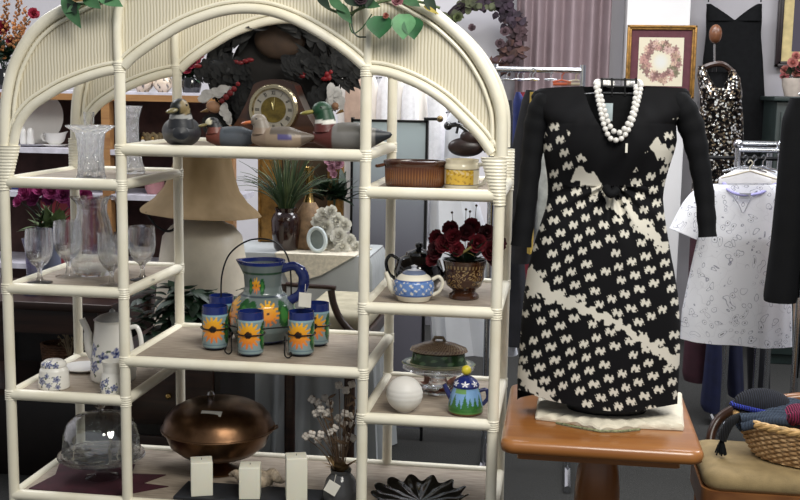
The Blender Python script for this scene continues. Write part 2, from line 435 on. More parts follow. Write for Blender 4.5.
def shelf(xa, xb, z):
    b = MB().box(((xa+xb)/2, (Y0+Y1)/2, z+TOPS-0.006), (xb-xa-0.01, DEP-0.01, 0.012)).build('shelf', M_board, et, world=True)
    subthing(et, b)
    for p, q in (((xa, Y0, z), (xb, Y0, z)), ((xa, Y1, z), (xb, Y1, z)), ((xa, Y0, z), (xa, Y1, z)), ((xb, Y0, z), (xb, Y1, z))):
        bar([p, (V(p)+V(q))/2, q], RB if p[1] == q[1] else RB*0.92, 'rail', b)
    return b
for z in HL: shelf(XA, XB, z)
for z in HC: shelf(XB, XC, z)
for z in HR: shelf(XC, XD, z)
shelf(XA, XD, ZB)
def binding(X, Y, z, h=0.030, r=0.0163):          # cane wrapping where rails meet posts
    n = 5
    return MB().lathe([(0.0135, -h/2)]+[(r-(0.0012 if i % 2 else 0), -h/2+h*(i+0.5)/(2*n)) for i in range(2*n)]+[(0.0135, h/2)], 14, (X, Y, z))
for d in (0.0, DEP):
    for X, zz in ((XA, HL), (XB, HL+HC+[zBp]), (XC, HR+HC+[zBp]), (XD, HR)):
        for z in zz: binding(X, Y0+d, z).build('binding', M_rattan, et, world=True)
    for X, sg in ((XA, 1), (XD, -1)):             # long tapered wrap under the arch springing
        mb = MB(); n = 14; zt, zb = zA+0.012, zA-0.105
        vs = []; fs = []
        for i in range(2*n+1):
            tt = i/(2*n); z = zb+(zt-zb)*tt; w = 0.0165+0.017*tt-(0.0016 if i % 2 else 0); cx = X+sg*0.017*tt
            for k in range(14):
                th = 2*PI*k/14; vs.append((cx+w*math.cos(th), Y0+d+(0.0185-(0.0016 if i % 2 else 0))*math.sin(th), z))
        for i in range(2*n):
            for k in range(14):
                l = (k+1) % 14; fs.append((i*14+k, i*14+l, (i+1)*14+l, (i+1)*14+k))
        fs += [tuple(range(13, -1, -1)), tuple(2*n*14+k for k in range(14))]
        mb.add(vs, fs).build('binding', M_rattan, et, world=True)
# ---- garland of silk leaves wired over the top of the arch
gar = thing('ivy_garland', 'green silk leaf garland draped over the top of the arch', 'garland', W(253, -30, Y0-0.03))
vine = spline([W(x, y, Y0-0.035) for x, y in [(70, 4), (100, 2), (130, -14), (180, -30), (250, -40), (305, -20), (322, 4), (345, 14), (362, 8), (390, 0), (420, 2), (440, 8)]], 6)
MB().tube(vine, 0.0035, 6).build('vine', mat('vine_stem', '#5a6b45', 0.7), gar, world=True)
MB().tube(spline([W(x, y, Y0-0.03) for x, y in [(352, 6), (352, 26), (357, 36), (366, 37)]], 5), 0.0022, 6).build('tendril', M_dleaf, gar, world=True)
MB().tube(spline([W(x, y, Y0-0.03) for x, y in [(362, 4), (350, 20), (353, 33), (362, 28), (372, 14)]], 5), 0.0016, 6).build('tendril', M_leaf, gar, world=True)
M_l1 = mat('silk_leaf', '#416c46', 0.5, var=0.2, scale=30); M_l2 = mat('silk_leaf_deep', '#1c5a2e', 0.45, var=0.2, scale=30); M_l3 = mat('silk_leaf_pale', '#5d9163', 0.5, var=0.2, scale=30)
def px_leaf(b, tp, w, Y, m, name='leaf', par=gar):
    MB().leaf(W(*b, Y), W(*tp, Y-0.02), w*kpx, up=V((0, -1, 0.2)), bend=0.08, seg=7).build(name, m, par, world=True)
for b, tp, w, m in [((64, -4), (80, 28), 15, M_l1), ((70, 0), (76, 14), 10, M_dleaf), ((80, 4), (66, 12), 8, M_l1), ((98, -8), (122, 6), 15, M_l3), ((84, -6), (100, 8), 14, M_l1), ((120, -12), (104, 2), 10, M_dleaf),
                    ((66, -8), (88, -2), 14, M_l2), ((380, 16), (379, 38), 25, M_l2), ((404, 14), (403, 39), 23, M_l3), ((412, 18), (414, 39), 20, M_l2), ((318, -6), (330, 9), 9, M_dleaf), ((338, 4), (351, 23), 11, M_l1),
                    ((345, -6), (362, 6), 13, M_dleaf), ((330, -2), (346, 12), 9, M_l1), ((362, 2), (380, 6), 10, M_l1), ((426, -4), (436, 14), 10, M_dleaf), ((400, -6), (420, 6), 12, M_l1), ((372, -10), (366, 8), 10, M_dleaf)]:
    px_leaf(b, tp, w, Y0-0.045, m)
M_pink = mat('pink_petal', '#c98a93', 0.7, var=0.2)
for x, y, r, m in [(398, 1, 6, M_pink), (386, 16, 3, mat('berry', '#a8665a', 0.6)), (362, -1, 7, mat('plum_petal', '#4d3a42', 0.7)), (80, -4, 8, mat('tan_petal', '#a3855c', 0.7))]:
    rosette(MB(), W(x, y, Y0-0.055), r*kpx).build('blossom', m, gar, world=True)
px_leaf((424, 6), (439, 14), 4, Y0-0.05, mat('yellow_tip', '#c8b45a', 0.6))
# ================================================================== THINGS ON THE SHELVES
def on(px, Y, z): p = W(px, 250, Y); return V((p.x, Y, z))      # base point on a surface of height z, at depth Y
def prof(k, pts): return [(r*k, h*k) for r, h in pts]
TL = [top(z) for z in HL]; TR = [top(z) for z in HR]; TC = [top(z) for z in HC]; TB = top(ZB)+0.001

# ---- cut glass on the top left shelf
loc = on(93, 2.90, TL[0]); k = K(2.90)
v = MB().lathe(prof(k, [(0, 0), (13, 0), (14.5, 2), (13, 5), (12, 25), (13, 40), (15, 47), (24, 53), (24.5, 54.5), (22.5, 54.5), (14, 48.5), (11.5, 40), (10.5, 25), (11, 8), (0, 7)]), 48,
    mod=lambda r, h, th: (r*(1+(0.06*math.cos(12*th) if h < 46*k else 0.015*math.cos(12*th))), h))
o = v.build('crystal_vase', M_cut, smooth=30); o.location = loc
tag(o, 'cut crystal vase with wide flared rim on the top left shelf', 'vase')
loc = on(134.5, 3.12, TL[0]); k = K(3.12)
v = MB().lathe(prof(k, [(0, 0), (11, 0), (12, 2), (7.5, 20), (6, 36), (6.5, 56), (9, 66), (10, 68), (8.5, 68), (5.2, 56), (4.6, 36), (6, 20), (8, 6), (0, 5)]), 40,
    mod=lambda r, h, th: (r*(1+0.07*math.cos(9*th+h*40)), h))
o = v.build('crystal_vase', M_cut, smooth=30); o.location = loc
tag(o, 'tall narrow cut crystal bud vase behind the second post from the left', 'vase')
loc = on(92, 3.16, TL[0]); k = K(3.16)
o = MB().lathe(prof(k, [(0, 0), (7, 0), (7, 1), (2, 3), (1.6, 22), (2.2, 24), (4.5, 34), (5.5, 60), (5, 60), (4, 35), (0, 27)]), 28).build('crystal_flute', M_glass); o.location = loc
tag(o, 'slim clear glass flute standing behind the flared crystal vase', 'glass')

# ---- goblets and jug on the second left shelf
k = K(2.95)
GOB = [(0, 0), (12.5, 0), (12.5, 1.0), (4, 3), (2.4, 6), (2.2, 13), (4, 17), (8, 20), (12.2, 27), (13.8, 36), (13.6, 46), (12.9, 55), (12.2, 55), (12.9, 46), (13.1, 36), (11.5, 28), (7.5, 22), (0, 19.5)]
g0 = MB().lathe(prof(k, GOB), 40).build('water_goblet', M_glass)
g0.location = on(39, 2.87, TL[1]); tag(g0, 'clear footed water goblet at the front left corner of the shelf', 'goblet', 'water goblets on the left shelf')
for px, Y, sc, lb in [(68, 2.98, 1.05, 'clear water goblet behind the front left one, beside the glass jug'), (111, 2.87, .95, 'clear water goblet half hidden by the second post'), (142, 2.98, 1.0, 'clear water goblet at the right end, right of the second post')]:
    o = g0.copy(); C.objects.link(o); o.location = on(px, Y, TL[1]); o.scale = (sc*1.02,)*3; o['label'] = lb
loc = on(93, 3.04, TL[1]); k = K(3.04)
jug = thing('glass_jug', 'clear glass water jug with curved handle among the goblets', 'jug', loc)
MB().lathe(prof(k, [(0, 0), (19, 0), (21, 3), (23, 14), (22.5, 30), (19, 50), (15, 64), (15, 72), (18, 80), (17.3, 80), (14.2, 72), (14.2, 64), (18.2, 50), (21.6, 30), (22, 14), (18, 5), (0, 4)]), 44,
    mod=lambda r, h, th: (r*(1+(0.35*max(0, math.cos(th-PI))**10 if h > 78*k else 0)), h)).build('jug_body', M_glass, jug)
MB().tube(spline([(14*k, 0, 78*k), (24*k, 0, 80*k), (31*k, 0, 64*k), (28*k, 0, 42*k), (19.5*k, 0, 30*k)], 6), 1.8*k, 10).build('handle', M_glass, jug)

# ---- blue and white set on the third left shelf
def blue_flowers(cx, R, seed, flowers, base='#e3e0d8'):
    bs = col(base); bl = col('#33447f'); dk = col('#1c2550'); gr = col('#46573f')
    def f(p):
        th = math.atan2(p.y, p.x)+PI/2; th = (th+PI) % (2*PI)-PI
        a = th*R; h = p.z
        for (fa, fh, fr) in flowers:
            dx, dz = a-fa, h-fh; rr = math.hypot(dx, dz); an = math.atan2(dz, dx)
            if rr < fr*0.28: return dk
            if rr < fr*1.25*(0.84+0.16*math.cos(5*an+fa*300)): return mix(bl, bs, 0.25*(1+math.sin(an*5+rr/fr*4)))
            for q in range(3):
                l = an-(q*2.1+fa*200); l = (l+PI) % (2*PI)-PI
                if fr*1.25 < rr < fr*1.8 and abs(l)*rr < fr*0.22: return gr
        return bs
    return f
k = K(2.86)
loc = on(50.5, 2.87, TL[2]); R = 15*k
sb = thing('sugar_bowl', 'white lidded sugar bowl with blue flowers at the front left', 'sugar bowl', loc)
FL = [(-7*k, 10*k, 4*k), (1*k, 6*k, 2.6*k), (9*k, 12*k, 3.2*k), (10*k, 4*k, 2.4*k), (-1*k, 16*k, 2.2*k)]
MB().lathe(prof(k, [(0, 0), (15, 0), (16, 1), (16.2, 6), (15.5, 14), (14.5, 20), (12.5, 23), (0, 23)]), 110, res=0.7*k).build('bowl', M_paint, sb, colfn=blue_flowers(0, R, 1, FL))
MB().lathe(prof(k, [(12.5, 23), (13.2, 24.5), (12.8, 27), (9, 30), (0, 31)]), 110, res=0.7*k).build('lid', M_paint, sb, colfn=blue_flowers(0, 10*k, 2, [(0, 27*k, 3*k), (-6*k, 27*k, 2.2*k), (6*k, 26*k, 2.4*k)]))
loc = on(111, 2.985, TL[2]); k = K(2.985)*1.07; R = 21*k
cp = thing('coffee_pot', 'tall white coffee pot with blue flowers behind the second post', 'coffee pot', loc)
FL = [(-17*k, 32*k, 6*k), (-13*k, 16*k, 5.5*k), (-2*k, 26*k, 5*k), (-24*k, 22*k, 4*k), (12*k, 30*k, 5*k), (8*k, 12*k, 5*k)]
MB().lathe(prof(k, [(0, 0), (20, 0), (21.5, 2), (22, 12), (20, 30), (17.5, 50), (17, 58), (18, 60), (16, 60), (0, 58)]), 120, res=0.9*k).build('pot_body', M_paint, cp, colfn=blue_flowers(0, R, 3, FL))
MB().tube(spline([(-17*k, -3*k, 20*k), (-23*k, -4*k, 34*k), (-24*k, -4*k, 48*k), (-29*k, -5*k, 60*k)], 6), [5.2*k]*6+[4.2*k]*6+[3.2*k]*7, 14).build('spout', M_paint, cp, colfn=blue_flowers(0, 24*k, 4, [(-4*k, 28*k, 4*k)]))
MB().tube(spline([(16*k, 0, 52*k), (25*k, 0, 53*k), (29*k, 0, 38*k), (26*k, 0, 24*k), (19*k, 0, 18*k)], 6), 2.3*k, 12).build('handle', M_ceramic, cp)
MB().lathe(prof(k, [(16, 60), (16.5, 61), (12, 64), (3, 67), (2.5, 69), (0, 71)]), 40).build('lid', mat('lid_grey', '#9a9a98', 0.3), cp)
loc = on(96, 2.95, TL[2]); 
loc = on(93, 3.07, TL[2]); k = K(3.07)
o = MB().lathe(prof(k, [(0, 0), (14, 0), (22, 3.5), (22, 4.5), (13, 1.6), (0, 1.4)]), 48).build('saucer', M_ceramic); o.location = loc + V((-0.035, 0.0, 0))
tag(o, 'white saucer lying behind the coffee pot on the third left shelf', 'saucer')
loc = on(110, 2.845, TL[2]); k = K(2.845); R = 12*k
cr1 = thing('creamer', 'small white cream jug with blue flowers in front of the coffee pot', 'jug', loc)
FL = [(-8*k, 11*k, 4.2*k), (0*k, 5*k, 2.6*k), (6*k, 9*k, 3.2*k), (-2*k, 16*k, 2.4*k), (-10*k, 4*k, 2.0*k)]
MB().lathe(prof(k, [(0, 0), (12, 0), (13, 2), (13.3, 9), (11.5, 17), (9.5, 23), (9.7, 30), (11, 35), (10.2, 35), (8.8, 30), (8.4, 23), (0, 20)]), 110, res=0.8*k).build('jug_body', M_paint, cr1, colfn=blue_flowers(0, R, 5, FL))
MB().tube(spline([(10*k, 2*k, 30*k), (18*k, 2*k, 28*k), (17*k, 2*k, 14*k), (12*k, 2*k, 9*k)], 6), 1.6*k, 10).build('handle', M_ceramic, cr1)

# ---- cake dome on the bottom left, on a wine-red cloth
YB = 2.95
M_wine = mat('wine_cloth', '#3c0f1d', 0.8, var=0.2, scale=18)
pts = [(-.172, -.12), (-.08, -.125), (0.06, -.14), (.12, -.10), (.20, -.03), (.12, -.02), (.16, .06), (.06, .05), (.04, .13), (-.08, .11), (-.19, .12), (-.15, .0)]
o = MB().prism([V((x, y, 0)) for x, y in pts], (0, 0, 0), (0, 0, 0.002)).build('table_mat', M_wine, smooth=0); o.location = (on(100, YB, TB))
tag(o, 'wine-red jagged-edged cloth under the glass cake dome', 'cloth')
k = K(YB); loc = on(97, YB, TB+0.002)
cs = thing('cake_stand', 'pedestal glass cake stand with a clear domed cover', 'cake stand', loc)
MB().lathe(prof(k, [(0, 0), (17, 0), (17.5, 1.5), (10, 4), (5, 8), (4, 13), (6, 17), (14, 20), (43, 23), (45.5, 25), (45, 27), (41, 25.5), (0, 25)]), 60).build('stand', M_glass, cs)
MB().lathe(prof(k, [(40, 27), (40.5, 30), (39, 48), (35, 60), (27, 67), (13, 71), (0, 72), (0, 71), (12, 70), (26, 66), (34, 59), (38, 48), (39.5, 30), (39, 27)]), 64,
   mod=lambda r, h, th: (r*(1+(0.012*math.cos(26*th) if h < 46*k else 0)), h)).build('dome', thin_glass('dome_glass', '#fafcfc', 2.6, bump=0.2, bscale=40), cs)
MB().lathe(prof(k, [(0, 72), (3, 73), (3, 76), (7, 79), (7, 83), (4, 86), (0, 87)]), 24).build('knob', M_glass, cs)

# ---- copper chafing dish
YD = 3.075; k = K(YD)*.97; loc = on(217, YD, TB)
M_copper = NT('aged_copper'); M_copper.P(Roughness=0.3, Metallic=0.9); mp = M_copper.coord('Object', (1, 1, 1)); nz = M_copper.n('ShaderNodeTexNoise', Scale=14.0, Detail=6.0); M_copper.l(mp, 'Vector', nz, 'Vector')
rp = M_copper.ramp([(0.3, '#4f3724'), (0.7, '#7e5f45')]); M_copper.l(nz, 'Fac', rp, 'Fac'); M_copper.l(rp, 'Color', M_copper.b, 'Base Color'); M_copper.bump(nz, 'Fac', 0.12, 0.01); M_copper = M_copper.m
cdh = thing('chafing_dish', 'round lidded copper chafing dish on a pedestal foot', 'chafing dish', loc)
MB().lathe(prof(k, [(0, 0), (22, 0), (23, 2), (14, 6), (9, 11), (9, 15), (20, 18), (40, 22), (51, 31), (56.5, 45), (57, 48), (0, 47)]), 64).build('bowl', M_copper, cdh)
MB().lathe(prof(k, [(59, 47), (60, 49), (58.5, 52), (55.5, 60), (49, 68), (39, 73.5), (22, 77), (0, 78)]), 64).build('lid', M_copper, cdh)
MB().tube([V((59.5*k*math.cos(a), 59.5*k*math.sin(a), 48.5*k)) for a in [2*PI*i/60 for i in range(60)]], 1.4*k, 8, closed=True).build('rim', M_copper, cdh)
MB().lathe(prof(k, [(3, 77.5), (3, 80), (4.5, 84), (3, 87), (0, 88)]), 18, (-8*k, 0, 0)).build('knob', M_steel, cdh)
MB().tube([(57*k, -6*k, 50*k), (63*k, -7*k, 52*k), (65*k, 0, 52*k), (63*k, 7*k, 52*k), (57*k, 6*k, 50*k)], 1.1*k, 8).build('handle', M_copper, cdh)
R_ = Matrix.Rotation(math.radians(-62), 3, 'X') 
nrm_p = V((4*k, -36*k, 74*k))
tg = MB().box(nrm_p, (22*k, 0.0012, 7*k), Matrix.Rotation(math.radians(-58), 3, 'X')).build('price_sticker', M_tag, cdh)

# ---- slate tray with three candles and a shell
ZT = TB; loc = on(250, 2.885, ZT)
def slat(): return mat('slate', '#24262b', 0.6, var=0.15)
o = MB().box((0, 0, 0.006), (0.40, 0.125, 0.012), bev=0.003).build('slate_tray', slat()); o.location = loc
tag(o, 'dark slate tray carrying three square white candles', 'tray')
M_wax = NT('ivory_wax'); M_wax.P(Roughness=0.45); M_wax.b.inputs['Base Color'].default_value = (*col('#e6e3d2'), 1); M_wax.b.inputs['Subsurface Weight'].default_value = 0.25; M_wax.b.inputs['Subsurface Radius'].default_value = (0.02, 0.015, 0.01); M_wax = M_wax.m
k = K(2.862)
for px, w, h, rz, lb in [(199.5, 26, 36, 0.35, 'short square white candle at the left end of the slate tray'), (249.5, 25, 34, 0.2, 'square white candle in the middle of the slate tray'), (297, 25, 47, 0.3, 'tallest square white candle at the right end of the slate tray')]:
    c0 = thing('pillar_candle', lb, 'candle', on(px, 2.862, ZT+0.012), rz, 'square candles on the slate tray')
    MB().box((0, 0, h*k/2), (w*k*.86, w*k*.86, h*k), bev=0.002).build('wax', M_wax, c0)
    MB().tube([(0, 0, h*k-0.001), (0.0006, 0, h*k+0.005)], 0.0008, 6).build('wick', M_blackm, c0)
k = K(2.95)
sh = MB()
for i in range(26):
    t_ = i/25; a = t_*5.2*PI
    sh.ball((-26*k+52*k*t_, math.cos(a)*3*k, 11*k+math.sin(a)*3*k), (5*k, (3+9*math.sin(PI*t_**1.3))*k, (3+9*math.sin(PI*t_**1.3))*k*.85), 14, 8)
o = sh.build('conch_shell', mat('shell', '#b3a38e', 0.5, var=0.3, scale=60, bump=0.2)); o.location = on(256, 2.96, TB+0.001)
tag(o, 'tan spiral seashell lying behind the middle candle', 'shell')

# ---- vase of cotton stems
loc = on(343, 2.875, TB); k = K(2.875)
cv = thing('cotton_arrangement', 'smoky glass vase holding dried cotton boll stems', 'arrangement', loc)
MB().lathe(prof(k, [(0, 0), (16, 0), (18, 3), (19, 14), (15, 28), (10, 34), (11, 38), (9.5, 38), (8.8, 34), (13.5, 27), (17.5, 14), (15, 5), (0, 4)]), 36).build('vase', thin_glass('smoke_glass', '#7d8079', 1.5, milk=.12), cv)
M_twig = mat('dry_twig', '#5a4531', 0.8, var=0.3); M_cotton = mat('cotton', '#d0c8be', 0.95, var=0.12, scale=60, bump=0.3, bscale=300); M_husk = mat('cotton_husk', '#6b4a31', 0.8, var=0.3)
tw = MB()
BOLLS = [(321, 409), (318, 402), (324, 414), (330, 403), (329, 412), (312, 399), (338, 418), (344, 423), (350, 416), (352, 424), (345, 413), (312, 434), (306, 436), (318, 440), (321, 434), (331, 432), (336, 440), (328, 439), (335, 428), (349, 436), (345, 442), (353, 438), (341, 447), (339, 385), (346, 390), (352, 384), (316, 413), (325, 398)]
bl = []
for x, y in BOLLS:
    p = W(x, y, 2.90+random.uniform(-.03, .04))-loc
    bl.append(p); tw.tube(spline([(0.3*(p.x)*.1, 0, 20*k), (p.x*.45, p.y*.4, (20*k+p.z)/2+0.02), p-V((0, 0, 2*k))], 4), 0.0012, 5)
for dx, h in [(-14, 112), (6, 118), (16, 104)]:
    tw.tube(spline([(0, 0, 12*k), (dx*k*.4, 0, 60*k), (dx*k, 0.01, h*k)], 4), 0.0014, 5)
    for j in range(7): tw.leaf((dx*k*(.5+j*.07), 0, (65+j*8)*k), (dx*k*(.5+j*.07)+random.uniform(-9, 9)*k, random.uniform(-.02, .02), (70+j*8)*k), 3*k, up=V((0, -1, 0)))
tw.build('twigs', M_twig, cv)
for p in bl:
    m_ = MB()
    for q in range(4):
        a = q*PI/2+p.x*70; m_.ball(p+V((2.2*k*math.cos(a), -1.0*k, 2.2*k*math.sin(a))), 2.4*k, 9, 6)
    b_ = m_.build('cotton_boll', M_cotton, cv)
    MB().ball(p+V((0, 2.2*k, 0)), (3.4*k, 1.6*k, 3.4*k), 8, 5).build('husk', M_husk, b_)
hk = MB()
for i in range(10):
    a = random.uniform(0, 6.3); hk.leaf((0, 0, 34*k), (17*k*math.cos(a), 12*k*math.sin(a)-.01, (42+random.uniform(0, 16))*k), 11*k)
hk.build('dried_leaves', mat('dry_leaf', '#8a6f48', 0.8, var=0.3), cv)
tg = MB().box((-5*k, -20.5*k, 25*k), (13*k, 0.001, 13*k), Matrix.Rotation(0.5, 3, 'Y')).build('price_tag', M_tag, cv)
MB().tube([(-3*k, -11*k, 36*k), (-3*k, -19*k, 31*k)], 0.0006, 5).build('string', M_tag, cv)

# ---- black ruffled bowl
k = K(2.915); loc = on(425, 2.915, TB)
M_bgl = mat('black_glass', '#0a0c0d', 0.08, var=0.1, coat=0.6)
def ruff(r, h, th):
    t_ = max(0, (r/k-16)/30); return r*(1+0.09*t_*math.cos(13*th)), h+t_*2.6*k*math.cos(13*th+0.6)
o = MB().lathe([(r*k, h*k) for r, h in [(0, 0), (15, 0), (16, 2), (20, 3), (30, 5), (40, 8), (45, 11), (46.5, 12), (45, 13), (39, 10), (29, 9), (18, 6), (0, 4)]], 156, mod=ruff).build('ruffled_bowl', M_bgl); o.location = loc
tag(o, 'black glass bowl with a ruffled rim on the bottom shelf', 'bowl')

# ---- pitcher and tumbler set on the middle shelf
def sunflower_fn(R, flowers, zones, bg='#7f9aa3'):
    """painted stoneware: flowers (angle, height, core, petal, n), zones (z0, z1, colour)"""
    B = col(bg); y1_, y2_ = col('#f0b52c'), col('#d9702a'); dk = col('#33221a'); g1, g2 = col('#23512c'), col('#3d7a36')
    def f(p):
        th = math.atan2(p.y, p.x)
        for z0_, z1_, cc in zones:
            if z0_ <= p.z <= z1_: return col(cc)
        for fa, fh, core, pet, n in flowers:
            d = (th-fa+PI) % (2*PI)-PI; dx = d*R; dz = p.z-fh; rr = math.hypot(dx, dz); an = math.atan2(dz, dx)
            if rr < core: return dk
            if rr < pet*(0.80+0.2*math.cos(n*an)): return mix(y1_, y2_, min(1, max(0, 0.5+dz/pet*-0.6)))
        lf = 1e9
        for fa, fh, core, pet, n in flowers:
            for sgn in (-1, 1):
                d = (th-fa-sgn*1.35*pet/R+PI) % (2*PI)-PI; dx = d*R; dz = p.z-fh+0.15*pet
                e = (dx/(pet*0.55))**2+(dz/(pet*1.05))**2
                if e < lf: lf = e
        if lf < 1: return g2 if lf < 0.35 else g1
        return B
    return f
k = K(2.92); YP = 3.09; loc = on(263, YP, TC[1]+.006); k = K(YP)
FR = -PI/2
pit = thing('stoneware_pitcher', 'blue rimmed stoneware pitcher painted with orange sunflowers', 'pitcher', loc)
kz = k
MB().lathe(prof(k, [(0, 0), (24, 0), (28, 2), (33, 12), (34, 26), (31, 38), (25, 45), (20, 49), (18.5, 55), (19.5, 67), (22, 78), (22.5, 81), (20.5, 81), (18, 67), (17, 55), (18, 49), (0, 44)]), 150, res=1.1*k,
   mod=lambda r, h, th: (r*(1+(0.28*max(0, math.cos(th-PI))**12*max(0, (h/k-66)/17) if h > 66*k else 0)), h)
   ).build('pitcher_body', M_paint, pit, colfn=sunflower_fn(33*k, [(FR-1.0, 32*k, 2.2*k, 15*k, 16), (FR+0.42, 32*k, 1.6*k, 13*k, 14), (FR-0.1, 58*k, 0.8*k, 8*k, 9), (FR-2.4, 30*k, 3*k, 13*k, 14), (FR+2.2, 30*k, 3*k, 13*k, 14)], [(77.5*k, 90*k, '#1b2a6b'), (69*k, 71*k, '#26452f'), (46*k, 48*k, '#3b4650'), (0, 3*k, '#2a3c78')], '#6b7674'))
MB().tube(spline([(19*k, 0, 73*k), (33*k, 0, 76*k), (42*k, 0, 66*k), (39*k, 0, 49*k), (27*k, 0, 40*k)], 7), [3.6*k]*10+[4.4*k]*9+[3.8*k]*10, 14, flat=1.3).build('handle', mat('cobalt_glaze', '#1a2862', 0.15, coat=0.5), pit)
caddy = thing('wire_caddy', 'black wrought wire caddy with a tall loop handle holding the tumblers', 'caddy', on(262, 2.99, TC[1]))
SP = [(214.5, 2.965, 'sunflower tumbler at the left front of the wire caddy'), (250.5, 2.915, 'sunflower tumbler nearest the front of the wire caddy'), (301.5, 2.945, 'sunflower tumbler at the right front with a price tag above it'), (221, 3.12, 'blue rimmed tumbler behind the left front tumbler'), (317, 3.07, 'blue rimmed tumbler at the right back below the pitcher handle')]
kt = K(2.89); tumb = None
LZ = 0.010                                        # the caddy rings carry the tumblers just off the shelf
for px, Y, lb in SP:
    p = on(px, Y, TC[1]+LZ-0.004)
    if tumb is None:
        tumb = MB().lathe(prof(kt, [(0, 0), (12, 0), (13.2, 1.5), (13.6, 8), (13.8, 30), (13.2, 44), (12.2, 44), (12.4, 30), (12, 4), (0, 3)]), 96, res=0.9*kt).build('tumbler', M_paint,
            colfn=sunflower_fn(13.6*kt, [(FR-0.12, 21*kt, 3.8*kt, 15*kt, 15), (FR+PI, 22*kt, 3.4*kt, 12*kt, 14)], [(36.5*kt, 50*kt, '#1b2a68'), (34.5*kt, 36.5*kt, '#8fb0bb'), (0, 1.4*kt, '#31405f'), (4*kt, 5*kt, '#5d7383')], '#7f9496'))
        o = tumb
    else:
        o = tumb.copy(); C.objects.link(o)
    o.location = p; tag(o, lb, 'tumbler', 'sunflower tumblers in the caddy')
    o.rotation_euler.z = random.uniform(-.25, .25)
    q = p-V(caddy['_o'])
    for hz in (21*kt,): MB().tube([q+V((14.8*kt*math.cos(a), 14.8*kt*math.sin(a), hz)) for a in [2*PI*i/36 for i in range(36)]], 0.0019, 7, closed=True).build('holder_ring', M_blackm, caddy)
    MB().tube([q+V((10*kt*math.cos(a), 10*kt*math.sin(a), -0.0035)) for a in [2*PI*i/30 for i in range(30)]], 0.0018, 6, closed=True).build('base_ring', M_blackm, caddy)
def cl(px, py, Y): return W(px, py, Y)-V(caddy['_o'])
YH = 3.09
MB().tube(spline([cl(221, 336, YH), cl(221, 300, YH), cl(222, 275, YH), cl(229, 255, YH), cl(243, 243, YH), cl(256, 239, YH), cl(270, 240, YH), cl(280, 246, YH), cl(288, 258, YH), cl(291, 280, YH), cl(291, 330, YH)], 6), 0.0024, 8).build('handle', M_blackm, caddy)
for px, Y in [(231, 2.90), (285, 2.89), (232, 3.10), (300, 3.10)]:
    z0_ = TC[1]-caddy['_o'][2]; xx = on(px, Y, 0).x-caddy['_o'][0]; yy = Y-caddy['_o'][1]; s_ = -1 if px < 260 else 1
    MB().tube(spline([(xx, yy, z0_+24*kt), (xx, yy, z0_+12*kt), (xx, yy, z0_+4*kt), (xx+s_*3.5*kt, yy, z0_+0.5*kt+.0024), (xx+s_*7*kt, yy, z0_+4*kt), (xx+s_*6*kt, yy, z0_+8*kt)], 5), 0.0020, 7).build('leg', M_blackm, caddy)
MB().tube([cl(214, 322, 2.955), cl(250, 330, 2.90), cl(300, 326, 2.93), cl(316, 318, 3.03), cl(290, 312, 3.12), cl(222, 312, 3.12)], 0.002, 7, closed=True).build('frame_wire', M_blackm, caddy)
o = MB().box((0, 0, 0), (13*kt, 0.001, 15*kt), Matrix.Rotation(0.06, 3, 'Y')).build('price_tag', M_tag); o.location = W(305, 300, 2.945)
o.parent = pit; o.location = W(305, 300, 2.945)-loc
MB().tube([W(305.5, 284, 2.955)-loc, W(305, 293, 2.946)-loc], 0.0006, 5).build('string', M_tag, pit)

# ---- right hand shelves
k = K(2.93); loc = on(413.5, 2.93, TR[0])
t = NT('brown_glaze'); t.P(Roughness=0.2); t.b.inputs['Coat Weight'].default_value = 0.4; mp = t.coord(); nz = t.n('ShaderNodeTexNoise', Scale=30.0); t.l(mp, 'Vector', nz, 'Vector'); rp = t.ramp([(0.3, '#3a1a0e'), (0.7, '#5a2d16')]); t.l(nz, 'Fac', rp, 'Fac'); t.l(rp, 'Color', t.b, 'Base Color'); M_brn = t.m
od = thing('baking_dish', 'oval brown glazed ribbed baking dish on the top right shelf', 'dish', loc)
def rb(r, h, th): return (r*(1+0.012*math.cos(64*th)*(1 if 3*k < h < 21*k else 0)), h)
GB = col('#4a2412'); GO = col('#8a5a2a')
MB().lathe(prof(k, [(0, 0), (27, 0), (28.5, 1.5), (29, 8), (29.5, 21), (31, 22.5), (31, 26), (29.5, 26.5), (28, 25), (27, 8), (0, 4)]), 256, sy=0.62, mod=rb, res=2*k).build('dish_body', M_paint, od,
   colfn=lambda p: mix(GB, GO, (0.5+0.5*math.cos(64*math.atan2(p.y/0.62, p.x)))*max(0, 1-abs(p.z/k-11)/10)) if 2*k < p.z < 21*k else mix(GB, (0, 0, 0), 0.35))
MB().tube(spline([(-29*k, -5*k, 22*k), (-36*k, -4*k, 20*k), (-38*k, 0, 20*k), (-36*k, 4*k, 20*k), (-29*k, 5*k, 22*k)], 4), 1.6*k, 8).build('handle', M_brn, od)
loc = on(460, 2.92, TR[0]); k = K(2.92)
mg = thing('crock_mug', 'cream mug with a yellow scenic band beside the brown dish', 'mug', loc)
Yl = col('#d9b23f'); Yd = col('#a97f2a'); Cr = col('#e6dcc0'); Gy = col('#4b4a42')
def mugcol(p):
    h = p.z/k; th = math.atan2(p.y, p.x)
    if 19 < h < 20 or 4.2 < h < 5.2: return Gy
    if 5.2 <= h <= 19 and -2.6 < th < -0.75:
        q = math.sin(th*21+3*math.sin(h*.7))+math.sin(h*1.1+5*th)
        return Yd if q > 1.15 else (mix(Yl, Cr, 0.5) if h > 14 and q < -0.6 else Yl)
    return Cr
MB().lathe(prof(k, [(0, 0), (15, 0), (16.5, 1), (17, 4), (17, 22), (16, 25), (16.3, 29), (15, 29), (15, 22), (14.5, 4), (0, 3)]), 120, res=0.8*k).build('mug_body', M_paint, mg, colfn=mugcol)
